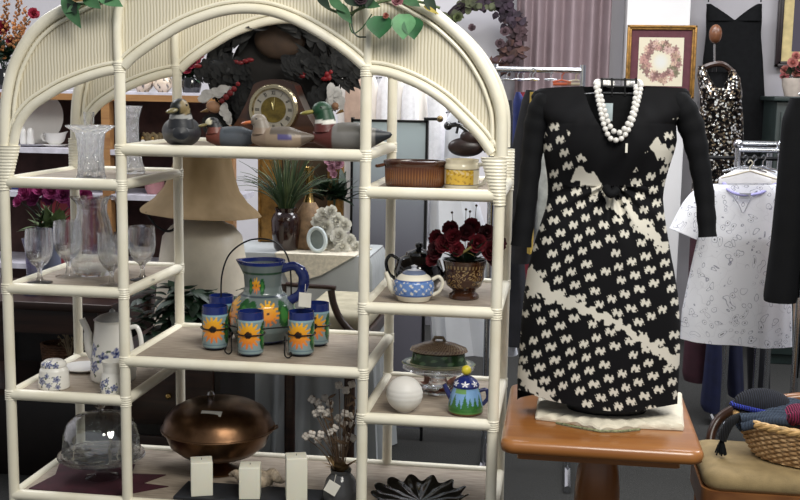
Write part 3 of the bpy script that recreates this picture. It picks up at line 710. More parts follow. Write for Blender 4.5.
MB().tube(spline([(16*k, -1*k, 24*k), (24*k, -2*k, 24*k), (25*k, -2*k, 14*k), (21*k, -2*k, 6*k), (16*k, -1*k, 4*k)], 6), 2.0*k, 10).build('handle', mat('grey_glaze', '#c9c5ba', 0.25), mg)
# teapots
def teapot(name, label, loc, k, m, prof_body, lidprof, sp, hd, colfn=None, knob=None, cat='teapot', mh=None, hr=2.0, lidcol=None, n=96):
    o = thing(name, label, cat, loc)
    MB().lathe(prof(k, prof_body), n, res=0.8*k if colfn else 0).build('pot_body', m, o, colfn=colfn)
    MB().lathe(prof(k, lidprof), n if lidcol else 40, res=0.7*k if lidcol else 0).build('lid', m if not lidcol else M_paint, o, colfn=lidcol or colfn)
    MB().tube(spline([V(q)*k for q, _ in sp], 6), [r*k for r in sum([[a[1]+(b[1]-a[1])*j/6 for j in range(6)] for a, b in zip(sp, sp[1:])], [])]+[sp[-1][1]*k], 14).build('spout', mh or m, o, colfn=None if mh else colfn)
    MB().tube(spline([V(q)*k for q in hd], 6), hr*k, 12).build('handle', mh or m, o, colfn=None if mh else colfn)
    if knob: MB().ball(V((0, 0, knob[0]*k)), knob[1]*k, 16, 10).build('knob', knob[2], o)
    return o
M_jet = mat('jet_glaze', '#0b0b0d', 0.12, var=0.05, coat=0.6)
teapot('teapot', 'black glazed teapot standing behind the blue and white teapot', on(419, 3.09, TR[1]), K(3.09)*.88, M_jet,
   [(0, 0), (16, 0), (20, 2), (27, 12), (28, 20), (24, 32), (15, 38), (0, 39)], [(15, 38), (14, 41), (6, 44), (3, 45), (4.5, 48), (4, 51), (0, 52)],
   [((24, 0, 10), 5), ((32, 0, 18), 4), ((36, 0, 28), 3), ((41, 0, 36), 2.5)], [(-23, 0, 32), (-32, 0, 36), (-37, 0, 28), (-34, 0, 16), (-26, 0, 9)])
BW = col('#5f80b8'); BL = col('#e3ddcc'); BD = col('#3c5b98')
def tpcol(kk):
    def f(p):
        h = p.z/kk; th = math.atan2(p.y, p.x)
        if 7 < h < 24 and p.x**2+p.y**2 < (24*kk)**2:
            if h < 8.2 or h > 22.8: return BD
            q = math.sin(th*11)*math.sin(h*0.75)+0.6*math.sin(th*23+h)
            return BL if q > 0.72 else (BD if q < -1.1 else BW)
        return BL
    return f
kk = K(2.90)*.92
teapot('teapot', 'cream teapot with a blue floral band in front of the black teapot', on(414.5, 2.90, TR[1]), kk, M_paint,
   [(0, 0), (14, 0), (17, 1), (21, 8), (22.3, 14), (21.5, 21), (17, 27), (13, 29.5), (0, 29.5)], [(13, 29.5), (12.5, 31), (9, 33), (3, 34.5), (2.6, 36), (3.6, 38), (0, 39.5)],
   [((-20, 0, 8), 4.4), ((-25, 0, 14), 3.5), ((-27.5, 0, 22), 2.8), ((-31, 0, 30), 2.3)], [(20, 0, 24), (27, 0, 27), (31, 0, 21), (28, 0, 12), (21, 0, 7)], colfn=tpcol(kk),
   lidcol=lambda p: col('#65708a') if p.z < 33.5*kk else col('#b9bcc4'), mh=mat('cream_glaze', '#e0dac8', 0.2, coat=0.3))
kk = K(2.885)
SK = [col('#7ba4cf'), col('#4b7d3c'), col('#2f6a2a'), col('#5a3a20'), col('#1f2c6c'), col('#e6e6ea')]
def forest(p):
    h = p.z/kk; th = math.atan2(p.y, p.x)
    if h < 3: return SK[3]
    for i in range(16):
        a = -PI+i*2*PI/16+0.1*math.sin(i*7); d = (th-a+PI) % (2*PI)-PI; w = abs(d)*17
        tp_ = 20+3*math.sin(i*3.7)
        if 4 < h < tp_ and w < (tp_-h)*0.26+0.25*math.sin(h*4): return SK[2]
    if h < 9+2*math.sin(th*5): return SK[1]
    if h > 22 and math.sin(th*3+1) > 0.2: return col('#6d9a58')
    return SK[0]
def stars(p):
    h = p.z/kk; th = math.atan2(p.y, p.x)
    for i in range(7):
        a = -PI/2+i*2*PI/7; d = (th-a+PI) % (2*PI)-PI; rr = math.hypot(d*9, h-31.5); an = math.atan2(h-31.5, d*9)
        if rr < 3.0*(0.62+0.38*math.cos(5*an-PI/2*5)): return SK[5]
    return SK[4]
teapot('teapot', 'small teapot painted with green forest, blue starry lid and yellow knob', on(469.5, 2.885, TR[2]), kk, M_paint,
   [(0, 0), (16, 0), (17.5, 1.5), (17.6, 8), (15.5, 18), (13, 25), (12.5, 27.5), (0, 27.5)], [(13, 27), (13.4, 29), (11.5, 33), (6, 37), (3, 38), (0, 39)],
   [((-14, 0, 14), 3.6), ((-18, 0, 20), 2.8), ((-22, 0, 28), 2.2)], [(13, 0, 23), (20, 2, 24), (22, 2, 16), (17, 0, 9)], colfn=forest, lidcol=stars,
   knob=(43.5, 5.0, mat('yellow_glaze', '#e0cf3a', 0.3)), mh=mat('navy_glaze', '#1f2558', 0.2, coat=0.3), n=140)
# flower pot with red silk flowers
k = K(2.965); loc = on(465, 2.965, TR[1])
fp = thing('flower_pot', 'brown glazed pedestal pot of dark red silk flowers', 'potted flowers', loc)
P1, P2 = col('#3b2113'), col('#a58a5e')
def scroll(p):
    h = p.z/k; th = math.atan2(p.y, p.x)
    if 12 < h < 30:
        q = math.sin(th*9+2.0*math.sin(h*0.55))*math.sin(h*0.7+2*math.sin(th*7))
        return P2 if 0.25 < q < 0.62 else P1
    if 31 < h < 34 and math.sin(th*34) > 0.3: return mix(P1, P2, .6)
    return P1
MB().lathe(prof(k, [(0, 0), (14, 0), (15, 1), (14.5, 4), (11, 7), (12, 9), (17, 13), (19.5, 20), (19.5, 28), (20.5, 33), (21.5, 37), (22, 38.5), (20.5, 38.5), (19, 30), (0, 28)]), 180, res=0.8*k).build('pot', M_paint, fp, colfn=scroll)
M_red = mat('red_petal', '#6e1220', 0.7, var=0.35, scale=40); M_red2 = mat('dark_red_petal', '#4a0d18', 0.7, var=0.35, scale=40)
fol = MB()
for i in range(34):
    a = random.uniform(0, 6.3); e = random.uniform(.2, 1.2); L = random.uniform(18, 36)
    b_ = V((6*k*math.cos(a), 6*k*math.sin(a), 36*k)); fol.leaf(b_, b_+V((L*k*math.cos(a)*math.cos(e), L*k*math.sin(a)*math.cos(e), L*k*math.sin(e))), 8*k)
fol.build('foliage', M_dleaf, fp)
for i, (dx, dy, dz, r) in enumerate([(-26, -4, 50, 9), (-18, -10, 58, 9), (-10, -12, 66, 8), (2, -10, 70, 8), (12, -12, 60, 9), (24, -8, 52, 9), (31, -2, 60, 8), (-27, 4, 62, 8), (-6, -15, 54, 7), (20, -2, 70, 8), (-14, 4, 72, 8), (-30, -2, 40, 7), (28, -6, 44, 8), (6, 0, 76, 8)]):
    rosette(MB(), V((dx*k, dy*k, dz*.93*k)), 1.15*r*k, nrm=V((dx*.02, -1, .35)), layers=3, petals=6).build('blossom', M_red if i % 3 else M_red2, fp)
st = MB()
for a, b_, c_ in [(-14, 20, 84), (0, 0, 88), (10, 4, 92), (4, 2, 86)]: st.tube(spline([(a*.4*k, 0, 40*k), (a*.8*k, 0, 66*k), (a*k, b_*.2*k, c_*k)], 4), 0.0009, 5); st.ball((a*k, b_*.2*k, c_*k), 1.3*k, 6, 4)
st.build('stems', M_twig, fp)
MB().tube([(-6*k, -17*k, 44*k), (8*k, -19*k, 54*k)], 1.3*k, 6).leaf((4*k, -19*k, 48*k), (12*k, -19*k, 46*k), 3*k).build('pale_stem', mat('pale_stem', '#9a8c50', 0.6), fp)
# lower right shelf
k = K(2.865); loc = on(407, 2.865, TR[2])
o = MB().lathe([(0, 0), (7*k, 0)]+[(18.3*k*math.sin(a)*(1+(0.018 if (0.35 < (1-math.cos(a))/2 < 0.75 and i % 3 == 0) else 0)), 18*k*(1-math.cos(a))) for i, a in enumerate([0.42+(PI-0.42)*j/32 for j in range(33)])], 48).build('ceramic_globe', mat('matte_white', '#dcd9d3', .5, var=.03), smooth=60); o.location = loc
tag(o, 'round white ridged ceramic globe on the lower right shelf', 'globe')
k = K(3.09); loc = on(441, 3.09, TR[2])
stn = thing('glass_cake_plate', 'pressed glass footed plate under the green covered dish', 'plate', loc)
MB().lathe(prof(k, [(0, 0), (20, 0), (21, 2), (10, 6), (8, 14), (14, 19), (30, 21), (36, 24), (35, 25), (28, 23), (0, 22.5)]), 48).build('plate', M_glass, stn)
t = glass('amber_glass', '#c08a5c', 0.1)
pot_ = MB()
for i in range(26):
    a = random.uniform(0, 6.3); r_ = random.uniform(22, 30)*k; pot_.leaf((r_*.55*math.cos(a), r_*.55*math.sin(a), 2*k), (r_*math.cos(a), r_*math.sin(a), random.uniform(4, 16)*k), 8*k)
o = pot_.build('dried_petals', mat('dried_petals', '#8d5a45', 0.8, var=0.4)); o.location = loc; tag(o, 'heap of dried brown petals around the foot of the glass plate', 'potpourri', kind='stuff')
loc2 = loc+V((0, 0, 23*k)); 
tr = thing('covered_dish', 'green oval covered dish with patterned tan lid', 'dish', loc2)
Gd, Gl, Ct = col('#2f4a2c'), col('#5d7f55'), col('#cdbfa0')
def dcol(p):
    h = p.z/k; th = math.atan2(p.y, p.x)
    if h < 5.5: return mix(Ct, Gl, .35) 
    q = math.sin(th*9+h*.4)+math.sin(th*5-h*.8)
    return Gl if q > 1.0 else Gd
MB().lathe(prof(k, [(0, 1.5), (18, 0), (30, 2), (37, 5), (36, 6), (29, 5), (27, 9), (26, 16), (0, 16)]), 100, sy=0.7, res=1*k).build('dish_body', M_paint, tr, colfn=dcol)
Ta, Tb = col('#b3a084'), col('#7a5f52')
MB().lathe(prof(k, [(27, 17), (29, 18), (27.5, 21), (16, 25.5), (5, 28), (0, 28)]), 120, sy=0.7, res=1*k).build('lid', M_paint, tr, colfn=lambda p: Ta if (int(math.atan2(p.y, p.x)*14+50)+int(p.z/k*1.1)) % 2 else Tb)
MB().tube([(-6*k, 0, 27*k), (-4*k, 0, 31*k), (4*k, 0, 31*k), (6*k, 0, 27*k)], 1.8*k, 10).build('knob', mat('tan_glaze', '#8d7a60', 0.3), tr)
# ================================================================== TOP MIDDLE SHELF: clock, decoys, rooster wreath
ZC = TC[0]
# ---- mantel clock
YK = 3.03; k = K(YK); loc = on(277, YK, ZC)
ck = thing('mantel_clock', 'brown wooden tambour mantel clock with round brass dial', 'clock', loc)
prof_c = []
for i in range(49):
    x = -54+108*i/48; ax = abs(x)
    h = 66-0.012*x*x if ax < 20 else None
    if h is None:
        t_ = (ax-20)/34; h = 61.2*(1-t_)**1.7+10*(1-(1-t_)**1.7)
    prof_c.append((x, h))
outl = [V((x*k, 0, h*k)) for x, h in prof_c]; outl = [V((-54*k, 0, 0))]+outl+[V((54*k, 0, 0))]
M_clk = wood('clock_wood', '#2c190d', '#4b2d1b', 0.3, coat=0.4)
MB().prism(outl, (0, -0.035, 0), (0, 0.04, 0)).build('clock_case', M_clk, ck, smooth=25)
MB().box((0, 0, 3*k), (116*k, 0.095, 6*k), bev=0.003).build('plinth', M_clk, ck)
zc = 36.5*k
Rx = Matrix.Rotation(PI/2, 3, 'X')
def disc(profile, z=zc, yy=-0.036):
    m_ = MB().lathe([(r*k, h) for r, h in profile], 64); m_.v = [Rx @ p + V((0, yy, z)) for p in m_.v]; return m_
M_brass = mat('brass', '#b79a63', 0.25, 1.0, var=0.1); M_silver = mat('silvered_dial', '#a39d90', 0.45, 0.4, var=0.06)
disc([(19.5, 0), (24.5, 0), (25, .006), (23.5, .014), (21, .013), (20, .006), (19.5, 0)]).build('bezel', mat('polished_brass', '#cdbf9c', 0.18, 1.0), ck)
disc([(0, .001), (20.5, .001), (20.5, .003), (0, .003)]).build('dial', M_silver, ck)
disc([(0, .003), (12.5, .003), (12.5, .0045), (0, .0045)]).build('dial_center', mat('gilt_dial', '#6f5f2b', 0.5, 0.5, var=0.25, scale=60), ck)
nm = {0: 'XII', 1: 'I', 2: 'II', 3: 'III', 4: 'IIII', 5: 'V', 6: 'VI', 7: 'VII', 8: 'VIII', 9: 'IX', 10: 'X', 11: 'XI'}
num = MB()
for h_, tx in nm.items():
    a = PI/2-h_*PI/6; wid = {'I': 1.0, 'V': 1.9, 'X': 1.9}; W_ = sum(wid[c_] for c_ in tx); x_ = -W_/2
    for c_ in tx:
        cx = x_+wid[c_]/2; x_ += wid[c_]
        segs = {'I': [((cx, -2), (cx, 2))], 'V': [((cx-.7, 2), (cx, -2)), ((cx, -2), (cx+.7, 2))], 'X': [((cx-.7, 2), (cx+.7, -2)), ((cx-.7, -2), (cx+.7, 2))]}[c_]
        for (ax, ay), (bx, by) in segs:
            q = []
            for (ux, uy) in ((ax, ay), (bx, by)):
                rx = 16.4+uy; q.append(V(((rx*math.cos(a)+ux*math.sin(a))*k*1.0, -0.0395, zc+(rx*math.sin(a)-ux*math.cos(a))*k)))
            num.tube(q, 0.26*k, 5)
num.build('numerals', M_blackm, ck)
for nm_, a, L, w in (('hour_hand', 1.75, 8, .9), ('minute_hand', 1.45, 12, .6)):
    MB().tube([(0, -0.0425, zc), (L*.5*k*math.cos(a), -0.0425, zc+L*.5*k*math.sin(a)), (L*k*math.cos(a), -0.0425, zc+L*k*math.sin(a))], [w*k*.6, w*k, .2*k], 6).build(nm_, mat('pale_brass', '#d6c98f', 0.3, 0.8), ck)
# ---- duck decoys
def duck(label, loc, rz, L, cols, head_up=1.0, head_side=0.0, hb=1.0, wide=1.0):
    """wooden decoy facing -x; L body length"""
    o = thing('duck_decoy', label, 'duck decoy', loc, rz, 'wooden duck decoys by the clock')
    H = 0.40*L; Wd = 0.38*L*wide
    bm_ = MB()
    def body(u, v):
        t_ = v; x = -0.5*L+L*t_
        prof_h = math.sin(PI*min(1, (t_*0.93+0.04)))**0.55 if 0 < v < 1 else 0.0
        zc_ = H*(0.46+0.10*max(0, t_-.75)*4)
        hh = H*0.46*prof_h*(1-0.55*max(0, t_-.62)/.38); ww = Wd*0.5*prof_h*(1-0.62*max(0, t_-.62)/.38)
        th = 2*PI*u; z = zc_+hh*math.sin(th)
        return V((x, ww*math.cos(th), max(0, z)))
    bm_.grid(body, 40, 48, wrap=True); m_ = bm_
    def bc(p):
        t_ = p.x/L+0.5; z = p.z/H
        if t_ < 0.27: return cols['breast']
        if t_ > 0.80: return cols['tail']
        if z > 0.62 and t_ > 0.34 and cols.get('back'): return cols['back']
        if cols.get('wing') and 0.45 < t_ < 0.68 and 0.42 < z < 0.62: return cols['wing']
        return cols['side']
    m_.build('body', M_decoy, o, colfn=bc)
    hx = -0.36*L; hz = H*(0.95+0.52*head_up); hr = 0.115*L
    nk = spline([(hx+0.03*L, 0, H*0.62), (hx+0.02*L, 0, H*0.62+(hz-H*.62)*.5), (hx, 0, hz)], 8)
    n_ = len(nk)
    hd_ = MB().tube(nk, [0.155*L-(0.155-0.105)*L*(i/(n_-1)) for i in range(n_)], 24)
    a = head_side; dx, dy = -math.cos(a), -math.sin(a)
    hd_.ball((hx+dx*0.02*L, dy*0.02*L, hz), (hr*1.1, hr*.9, hr*.95), 24, 14, Matrix.Rotation(a, 3, 'Z'))
    def hc(p):
        if cols.get('ring') and p.z < H*0.98 and p.z > H*0.86: return cols['ring']
        if p.z < H*0.86: return cols['breast']
        if cols.get('cheek'):
            d = V((hx+dx*hr*.9, -hr*.55, hz+.1*hr))
            if (p-d).length < hr*.75: return cols['cheek']
        return cols['head']
    hd_.build('head', M_decoy, o, colfn=hc)
    bl_ = MB(); p0 = V((hx+dx*hr*.8, dy*hr*.8, hz-0.1*hr)); R_ = Matrix.Rotation(a, 3, 'Z')
    bl_.ball(p0+V((dx, dy, -.18))*hr*0.85, (hr*0.95, hr*.48, hr*.24), 16, 8, R_ @ Matrix.Rotation(-0.18, 3, 'Y'))
    bl_.build('bill', cols['bill'], o)
    for s_ in (-1, 1):
        e = V((hx+dx*hr*.35, dy*hr*.3, hz+hr*.3))+V((-dy, dx, 0))*s_*hr*.82
        MB().ball(e, hr*.12, 10, 6).build('eye', M_jet, o)
    return o
M_decoy = vmat('painted_wood', 0.45, bump=0.08, bscale=60)
M_bill_y = mat('olive_bill', '#837a38', 0.4); M_bill_o = mat('orange_bill', '#c0683a', 0.4); M_bill_k = mat('dark_bill', '#6d6236', 0.4)
k = K(2.93)
duck('black and green mallard decoy with buff cheek at the left end of the shelf', on(183, 2.885, ZC), PI*0.60, 84*k, dict(breast=col('#23252a'), side=col('#2e3136'), tail=col('#1c1d20'), back=col('#3a3d40'), head=col('#0f1312'), cheek=col('#7a6a48'), ring=col('#9a9a98'), bill=M_bill_k), 0.42, -0.5, wide=1.2)
k = K(2.90)
duck('grey decoy with chestnut breast and black head, left of the clock dial', on(236, 2.90, ZC), 0.1, 60*k, dict(breast=col('#6a3a30'), side=col('#484e56'), tail=col('#1e2125'), back=col('#3c4249'), head=col('#101114'), cheek=col('#c9c3a8'), ring=col('#14161a'), bill=M_bill_k), 0.10, 0.5)
duck('tan hen decoy with orange bill in front of the clock', on(283, 2.845, ZC), 0.0, 64*k, dict(breast=col('#7d6b5b'), side=col('#867563'), tail=col('#5a4e44'), back=col('#5a5148'), wing=col('#4a4470'), head=col('#7d7469'), bill=M_bill_o), 0.30, 0.1)
duck('drake mallard decoy with green head and white neck ring, right of the clock', on(351, 2.865, ZC), 0.05, 78*k, dict(breast=col('#552521'), side=col('#6d6b69'), tail=col('#1c2026'), back=col('#5f5c57'), head=col('#0f3a22'), ring=col('#d6d4cc'), bill=M_bill_y), 0.62, 0.25)
# ---- rooster wreath standing behind the clock
YR = 3.31; k = K(YR); cz = W(275, 74, YR); loc = V((cz.x, YR, ZC))
wr = thing('rooster_wreath', 'big dark twig wreath with black and white roosters behind the clock', 'wreath', loc)
M_dtw = mat('black_twig', '#15120f', 0.8, var=0.4); M_feath = mat('black_feather', '#0a0b0d', 0.6, var=0.3, scale=50)
tw = MB(); cz_ = cz.z-ZC
for i in range(46):
    r_ = random.uniform(52, 66)*k; ph = random.uniform(0, 6.3); n_ = 40; yo = random.uniform(-.025, .025)
    am = random.uniform(.0, .06); fr = random.choice([2, 3, 5])
    tw.tube([V((r_*(1+am*math.sin(fr*a+ph))*math.cos(a), yo+0.012*math.sin(4*a+ph), cz_+r_*(1+am*math.sin(fr*a+ph))*math.sin(a))) for a in [2*PI*j/n_ for j in range(n_)]], random.uniform(.0015, .0035), 5, closed=True)
tw.build('twigs', M_dtw, wr)
t_ = MB().lathe([(0, 0), (47*k, 0), (47*k, .006), (0, .006)], 48); t_.v = [Rx @ p + V((0, 0.02, cz_)) for p in t_.v]
t_.build('backing_board', mat('dark_brown_board', '#120e0c', 0.7), wr)
fe = MB()
for i in range(150):
    a = random.uniform(-.3, PI+.3) if i < 110 else random.uniform(0, 6.3); r_ = random.uniform(44, 66)*k
    p = V((r_*math.cos(a), random.uniform(-.06, -.01), cz_+r_*math.sin(a))); d = V((-math.sin(a)+random.uniform(-.7, .7), random.uniform(-.4, .2), math.cos(a)+random.uniform(-.7, .7))).normalized()
    fe.leaf(p, p+d*random.uniform(12, 26)*k, random.uniform(4, 8)*k, up=V((0, -1, 0)), bend=0.2)
fe.build('feathers', M_feath, wr)
M_comb = mat('red_comb', '#7c1219', 0.5, var=0.2); M_wfe = mat('white_feather', '#c9c7c4', 0.7, var=0.1, scale=60)
M_buff = mat('buff_feather', '#a37a5c', 0.6, var=.2)
def rooster(S, body, comb, face, hackle, wing, beak):
    ob = MB()
    for (x, y, rx, rz, ro) in body: ob.ball(W(x, y, YR-.05)-loc, (rx*.55*k, .022, rz*.55*k), 20, 12, Matrix.Rotation(ro, 3, 'Y'))
    for (x, y, rx, rz, ro) in body:                # overlapping body feathers
        for i in range(95):
            a = random.uniform(0, 6.3); q = random.uniform(.1, 1)**.5; p = W(x+rx*q*math.cos(a)*.9, y+rz*q*math.sin(a)*.9, YR-.082+.03*q)-loc
            ob.leaf(p, p+V((random.uniform(3, 9)*k, random.uniform(-.012, .0), random.uniform(-11, -3)*k)), 6*k, up=V((0, -1, 0)), bend=.1)
    ob = ob.build('rooster', M_feath, wr); subthing(wr, ob)
    def plume(pts, nm, m, w, n):                   # overlapping long feathers along a line
        f_ = MB(); P_ = spline([W(x, y, YR-.085)-loc for x, y in pts], 5)
        for i in range(n):
            t_ = i/n; a = P_[int(t_*(len(P_)-2))]; b_ = P_[min(len(P_)-1, int(t_*(len(P_)-2))+5)]
            f_.leaf(a+V((random.uniform(-2, 2)*k, random.uniform(-.01, .01), random.uniform(-w*.4, w*.4)*k)), b_+V((random.uniform(-2, 2)*k, -.012, random.uniform(-w*.4, w*.4)*k)), w*k*.8, up=V((0, -1, 0)), bend=.05)
        f_.build(nm, m, ob)
    plume(wing, 'wing', M_wfe, 10, 16); plume(hackle, 'hackle', M_wfe, 9, 14)
    c_ = MB()
    for x, y, r_ in comb: c_.ball(W(x, y, YR-.095)-loc, (r_*k, r_*.6*k, r_*k), 10, 7)
    c_.build('comb', M_comb, ob)
    MB().ball(W(face[0], face[1], YR-.085)-loc, (face[2]*k, .022, face[3]*k), 16, 10, Matrix.Rotation(.3, 3, 'Y')).build('face', M_buff, ob)
    bk_ = MB().tube([W(beak[0], beak[1], YR-.09)-loc, W(beak[2], beak[3], YR-.095)-loc], [2.2*k, .3*k], 8); bk_.build('beak', mat('horn_beak', '#8a6a3a', .5), ob)
rooster(1, [(222, 70, 30, 18, .3), (246, 100, 16, 24, .2), (212, 122, 12, 10, 0)], [(222, 101, 2.6), (226, 97, 3.2), (230, 93, 3.2), (234, 89, 2.8), (238, 84, 2.2)], (214, 107, 8, 5.5), [(222, 106), (226, 112), (231, 122)], [(200, 98), (212, 94), (226, 92), (234, 90)], (208, 110, 200, 112))
rooster(1, [(346, 66, 24, 22, -.2), (322, 96, 16, 16, 0), (300, 62, 26, 12, .2)], [(327, 74, 2.4), (329, 78, 2.6), (331, 72, 2.0)], (336, 106, 4, 4), [(332, 86), (330, 98), (334, 108)], [(334, 88), (338, 98), (343, 108)], (343, 110, 336, 114))
MB().ball(W(280, 40, YR-.005)-loc, (26*k, .02, 19*k), 24, 14).build('wooden_plaque', mat('brown_plaque', '#38281c', .7, var=.25), wr)
fl = MB()
for x, y in [(198, 66), (246, 61), (236, 62), (302, 76), (328, 76), (325, 79), (240, 63), (250, 60), (304, 73)]: fl.ball(W(x, y, YR-.06)-loc, (4*k, 2*k, 2.2*k), 10, 6)
fl.build('red_berries', M_comb, wr)

# ================================================================== LEFT BACKGROUND: wooden display shelves
YS = 4.8; k = K(YS, 100)
def wx(px, Y=YS): return W(px, 150, Y).x
xl, xr = wx(-40), wx(233); SD = 0.34
zt, zm, zl = W(140, 98, YS).z, W(140, 153, YS).z, W(140, 198, YS).z
ds = thing('display_shelves', 'pine edged display shelf unit with dark back along the left wall', 'shelf unit', ((xl+xr)/2, YS, 0))
M_edge = mat('white_shelf_edge', '#cfccd6', 0.5)
M_back = mat('dark_maroon_back', '#452c28', 0.8, var=0.2)
MB().box(((xl+xr)/2-.045, YS+SD, zt/2), (xr-xl-.09, 0.02, zt)).build('back_panel', M_back, ds, world=True)
tb_ = MB().box(((xl+xr)/2, YS+SD/2, zt), (xr-xl, SD, 6*k)).build('shelf', M_pine, ds, world=True); subthing(ds, tb_)
MB().box(((xl+xr)/2, YS+SD/2, zt+4.2*k), (xr-xl, SD, 2.4*k)).build('shelf_liner', M_edge, tb_, world=True)
for z in (zm, zl, zl-0.33, 0.08):
    MB().box(((xl+xr)/2, YS+SD/2, z), (xr-xl, SD, 5*k)).build('shelf', M_edge, ds, world=True)
for px in (-40, 106, 229):
    x = wx(px); dd = .05; MB().box((x, YS-.002+dd/2, zt/2-.01), (8*k, dd, zt)).build('upright', M_pine, ds, world=True)
ZT1 = zt+5.4*k; ZM1 = zm+2.5*k; ZL1 = zl+2.5*k
def po(px, dY, z): return V((wx(px, YS+dY), YS+dY, z))
# dishes on the middle shelf, left bay
pl = MB().lathe([(0, 0), (13*k, 0), (26*k, 3*k), (27*k, 4*k), (14*k, 2*k), (0, 2*k)], 44); Rt = Matrix.Rotation(math.radians(76), 3, 'X')
pl.v = [Rt @ p for p in pl.v]; mz = min(p.z for p in pl.v); pl.v = [p-V((0, 0, mz)) for p in pl.v]
o = pl.build('dinner_plate', M_ceramic); o.location = po(40, 0.22, ZM1); tag(o, 'large white plate leaning upright on the middle shelf', 'plate')
for i, px in enumerate((24, 31)):
    o = MB().lathe(prof(k, [(0, 0), (3.6, 0), (3.8, 2), (3, 10), (3.2, 12), (2, 15), (0, 16)]), 20).build('salt_shaker', M_ceramic); o.location = po(px, 0.06, ZM1+2.6*k)
    tag(o, ['left white shaker in front of the leaning plate', 'right white shaker in front of the leaning plate'][i], 'shaker', 'white shakers before the plate')
o = MB().lathe(prof(k, [(0, 0), (12, 0), (22, 1.5), (22, 2.4), (0, 2.2)]), 36, sy=0.7).build('platter', mat('grey_platter', '#8d8b93', 0.4)); o.location = po(29, 0.1, ZM1); tag(o, 'flat grey platter lying under the white shakers', 'platter')
o = MB().lathe(prof(k, [(0, 0), (8, 0), (13, 2), (13, 2.6), (0, 2)]), 36, sy=0.8).build('saucer', M_ceramic); o.location = po(55, 0.1, ZM1); tag(o, 'white saucer under the white sauce boat', 'saucer')
sbt = thing('sauce_boat', 'white sauce boat on a saucer beside the leaning plate', 'sauce boat', po(55, 0.1, ZM1+2.3*k))
MB().lathe(prof(k, [(0, 0), (5, 0), (8, 3), (8.5, 9), (9.5, 11), (8.7, 11), (7.5, 8), (0, 3)]), 36, sx=1.1, sy=.7, mod=lambda r, h, th: (r*(1+.35*max(0, math.cos(th))**6*(h/(11*k))), h+2*k*max(0, math.cos(th))**6*(h/(11*k)))).build('boat', M_ceramic, sbt)
MB().tube(spline([(-8*k, 0, 9*k), (-13*k, 0, 9*k), (-12*k, 0, 4*k), (-7*k, 0, 3*k)], 4), 1*k, 8).build('handle', M_ceramic, sbt)
# right bay
o = MB().lathe(prof(k, [(0, 0), (20, 0), (24, 3), (23.4, 3.4), (0, 1)]), 36, sy=.6).build('serving_tray', mat('grey_ceramic', '#9a98a0', 0.35)); o.location = po(147, 0.1, ZM1); tag(o, 'pale oval tray under two small cruets', 'tray')
for i, px in enumerate((143, 153)):
    cb = thing('cruet', ['left white cruet with gold cap on the oval tray', 'right white cruet with gold cap on the oval tray'][i], 'cruet', po(px, 0.08, ZM1+1*k), group='cruets on the oval tray')
    MB().lathe(prof(k, [(0, 0), (3.2, 0), (3.4, 2), (1.8, 8), (0, 8)]), 18).build('bottle', M_ceramic, cb); MB().lathe(prof(k, [(1.8, 8), (1.5, 11), (0, 12)]), 14).build('cap', M_brass, cb)
o = MB().lathe(prof(k, [(0, 0), (7, 0), (10, 6), (11, 14), (9.8, 14), (8, 6), (0, 3)]), 72, sy=.7, mod=lambda r, h, th: (r*(1+.06*math.cos(18*th+h/k)), h+(1.2*k*math.cos(10*th) if h > 12*k else 0))).build('ruffled_basket', mat('tan_crochet', '#a3916f', 0.9, var=0.25, scale=80, bump=.3)); o.location = po(154, 0.2, ZM1); tag(o, 'tan ruffled basket behind the two cruets', 'basket')
pp = thing('potted_plant', 'small dark leafy plant left of the ruffled basket', 'plant', po(137, 0.2, ZM1)); f_ = MB()
for i in range(40):
    a = random.uniform(0, 6.3); e = random.uniform(-.1, 1.3); f_.leaf((0, 0, 8*k), (9*k*math.cos(a)*math.cos(e), 5*k*math.sin(a)*math.cos(e), (8+9*math.sin(e))*k), 4*k)
f_.build('foliage', mat('olive_leaf', '#3f4a30', 0.6, var=.3), pp); MB().lathe(prof(k, [(0, 0), (5, 0), (6, 9), (0, 9)]), 18).build('pot', M_jet, pp)
o = MB().box((0, 0, 9*k), (8*k, 8*k, 18*k), bev=.002).build('gift_box', mat('peach_box', '#b98f7d', 0.6)); o.location = po(170.5, 0.14, ZM1); tag(o, 'small peach box beside the back post, behind the mallard decoy', 'box')
o = MB().lathe(prof(k, [(0, 0), (6, 0), (11, 6), (12, 11), (11.2, 11), (9, 6), (0, 3)]), 32).build('bowl', M_ceramic); o.location = po(181, 0.15, ZM1); tag(o, 'white bowl on the middle shelf behind the mallard decoy', 'bowl')
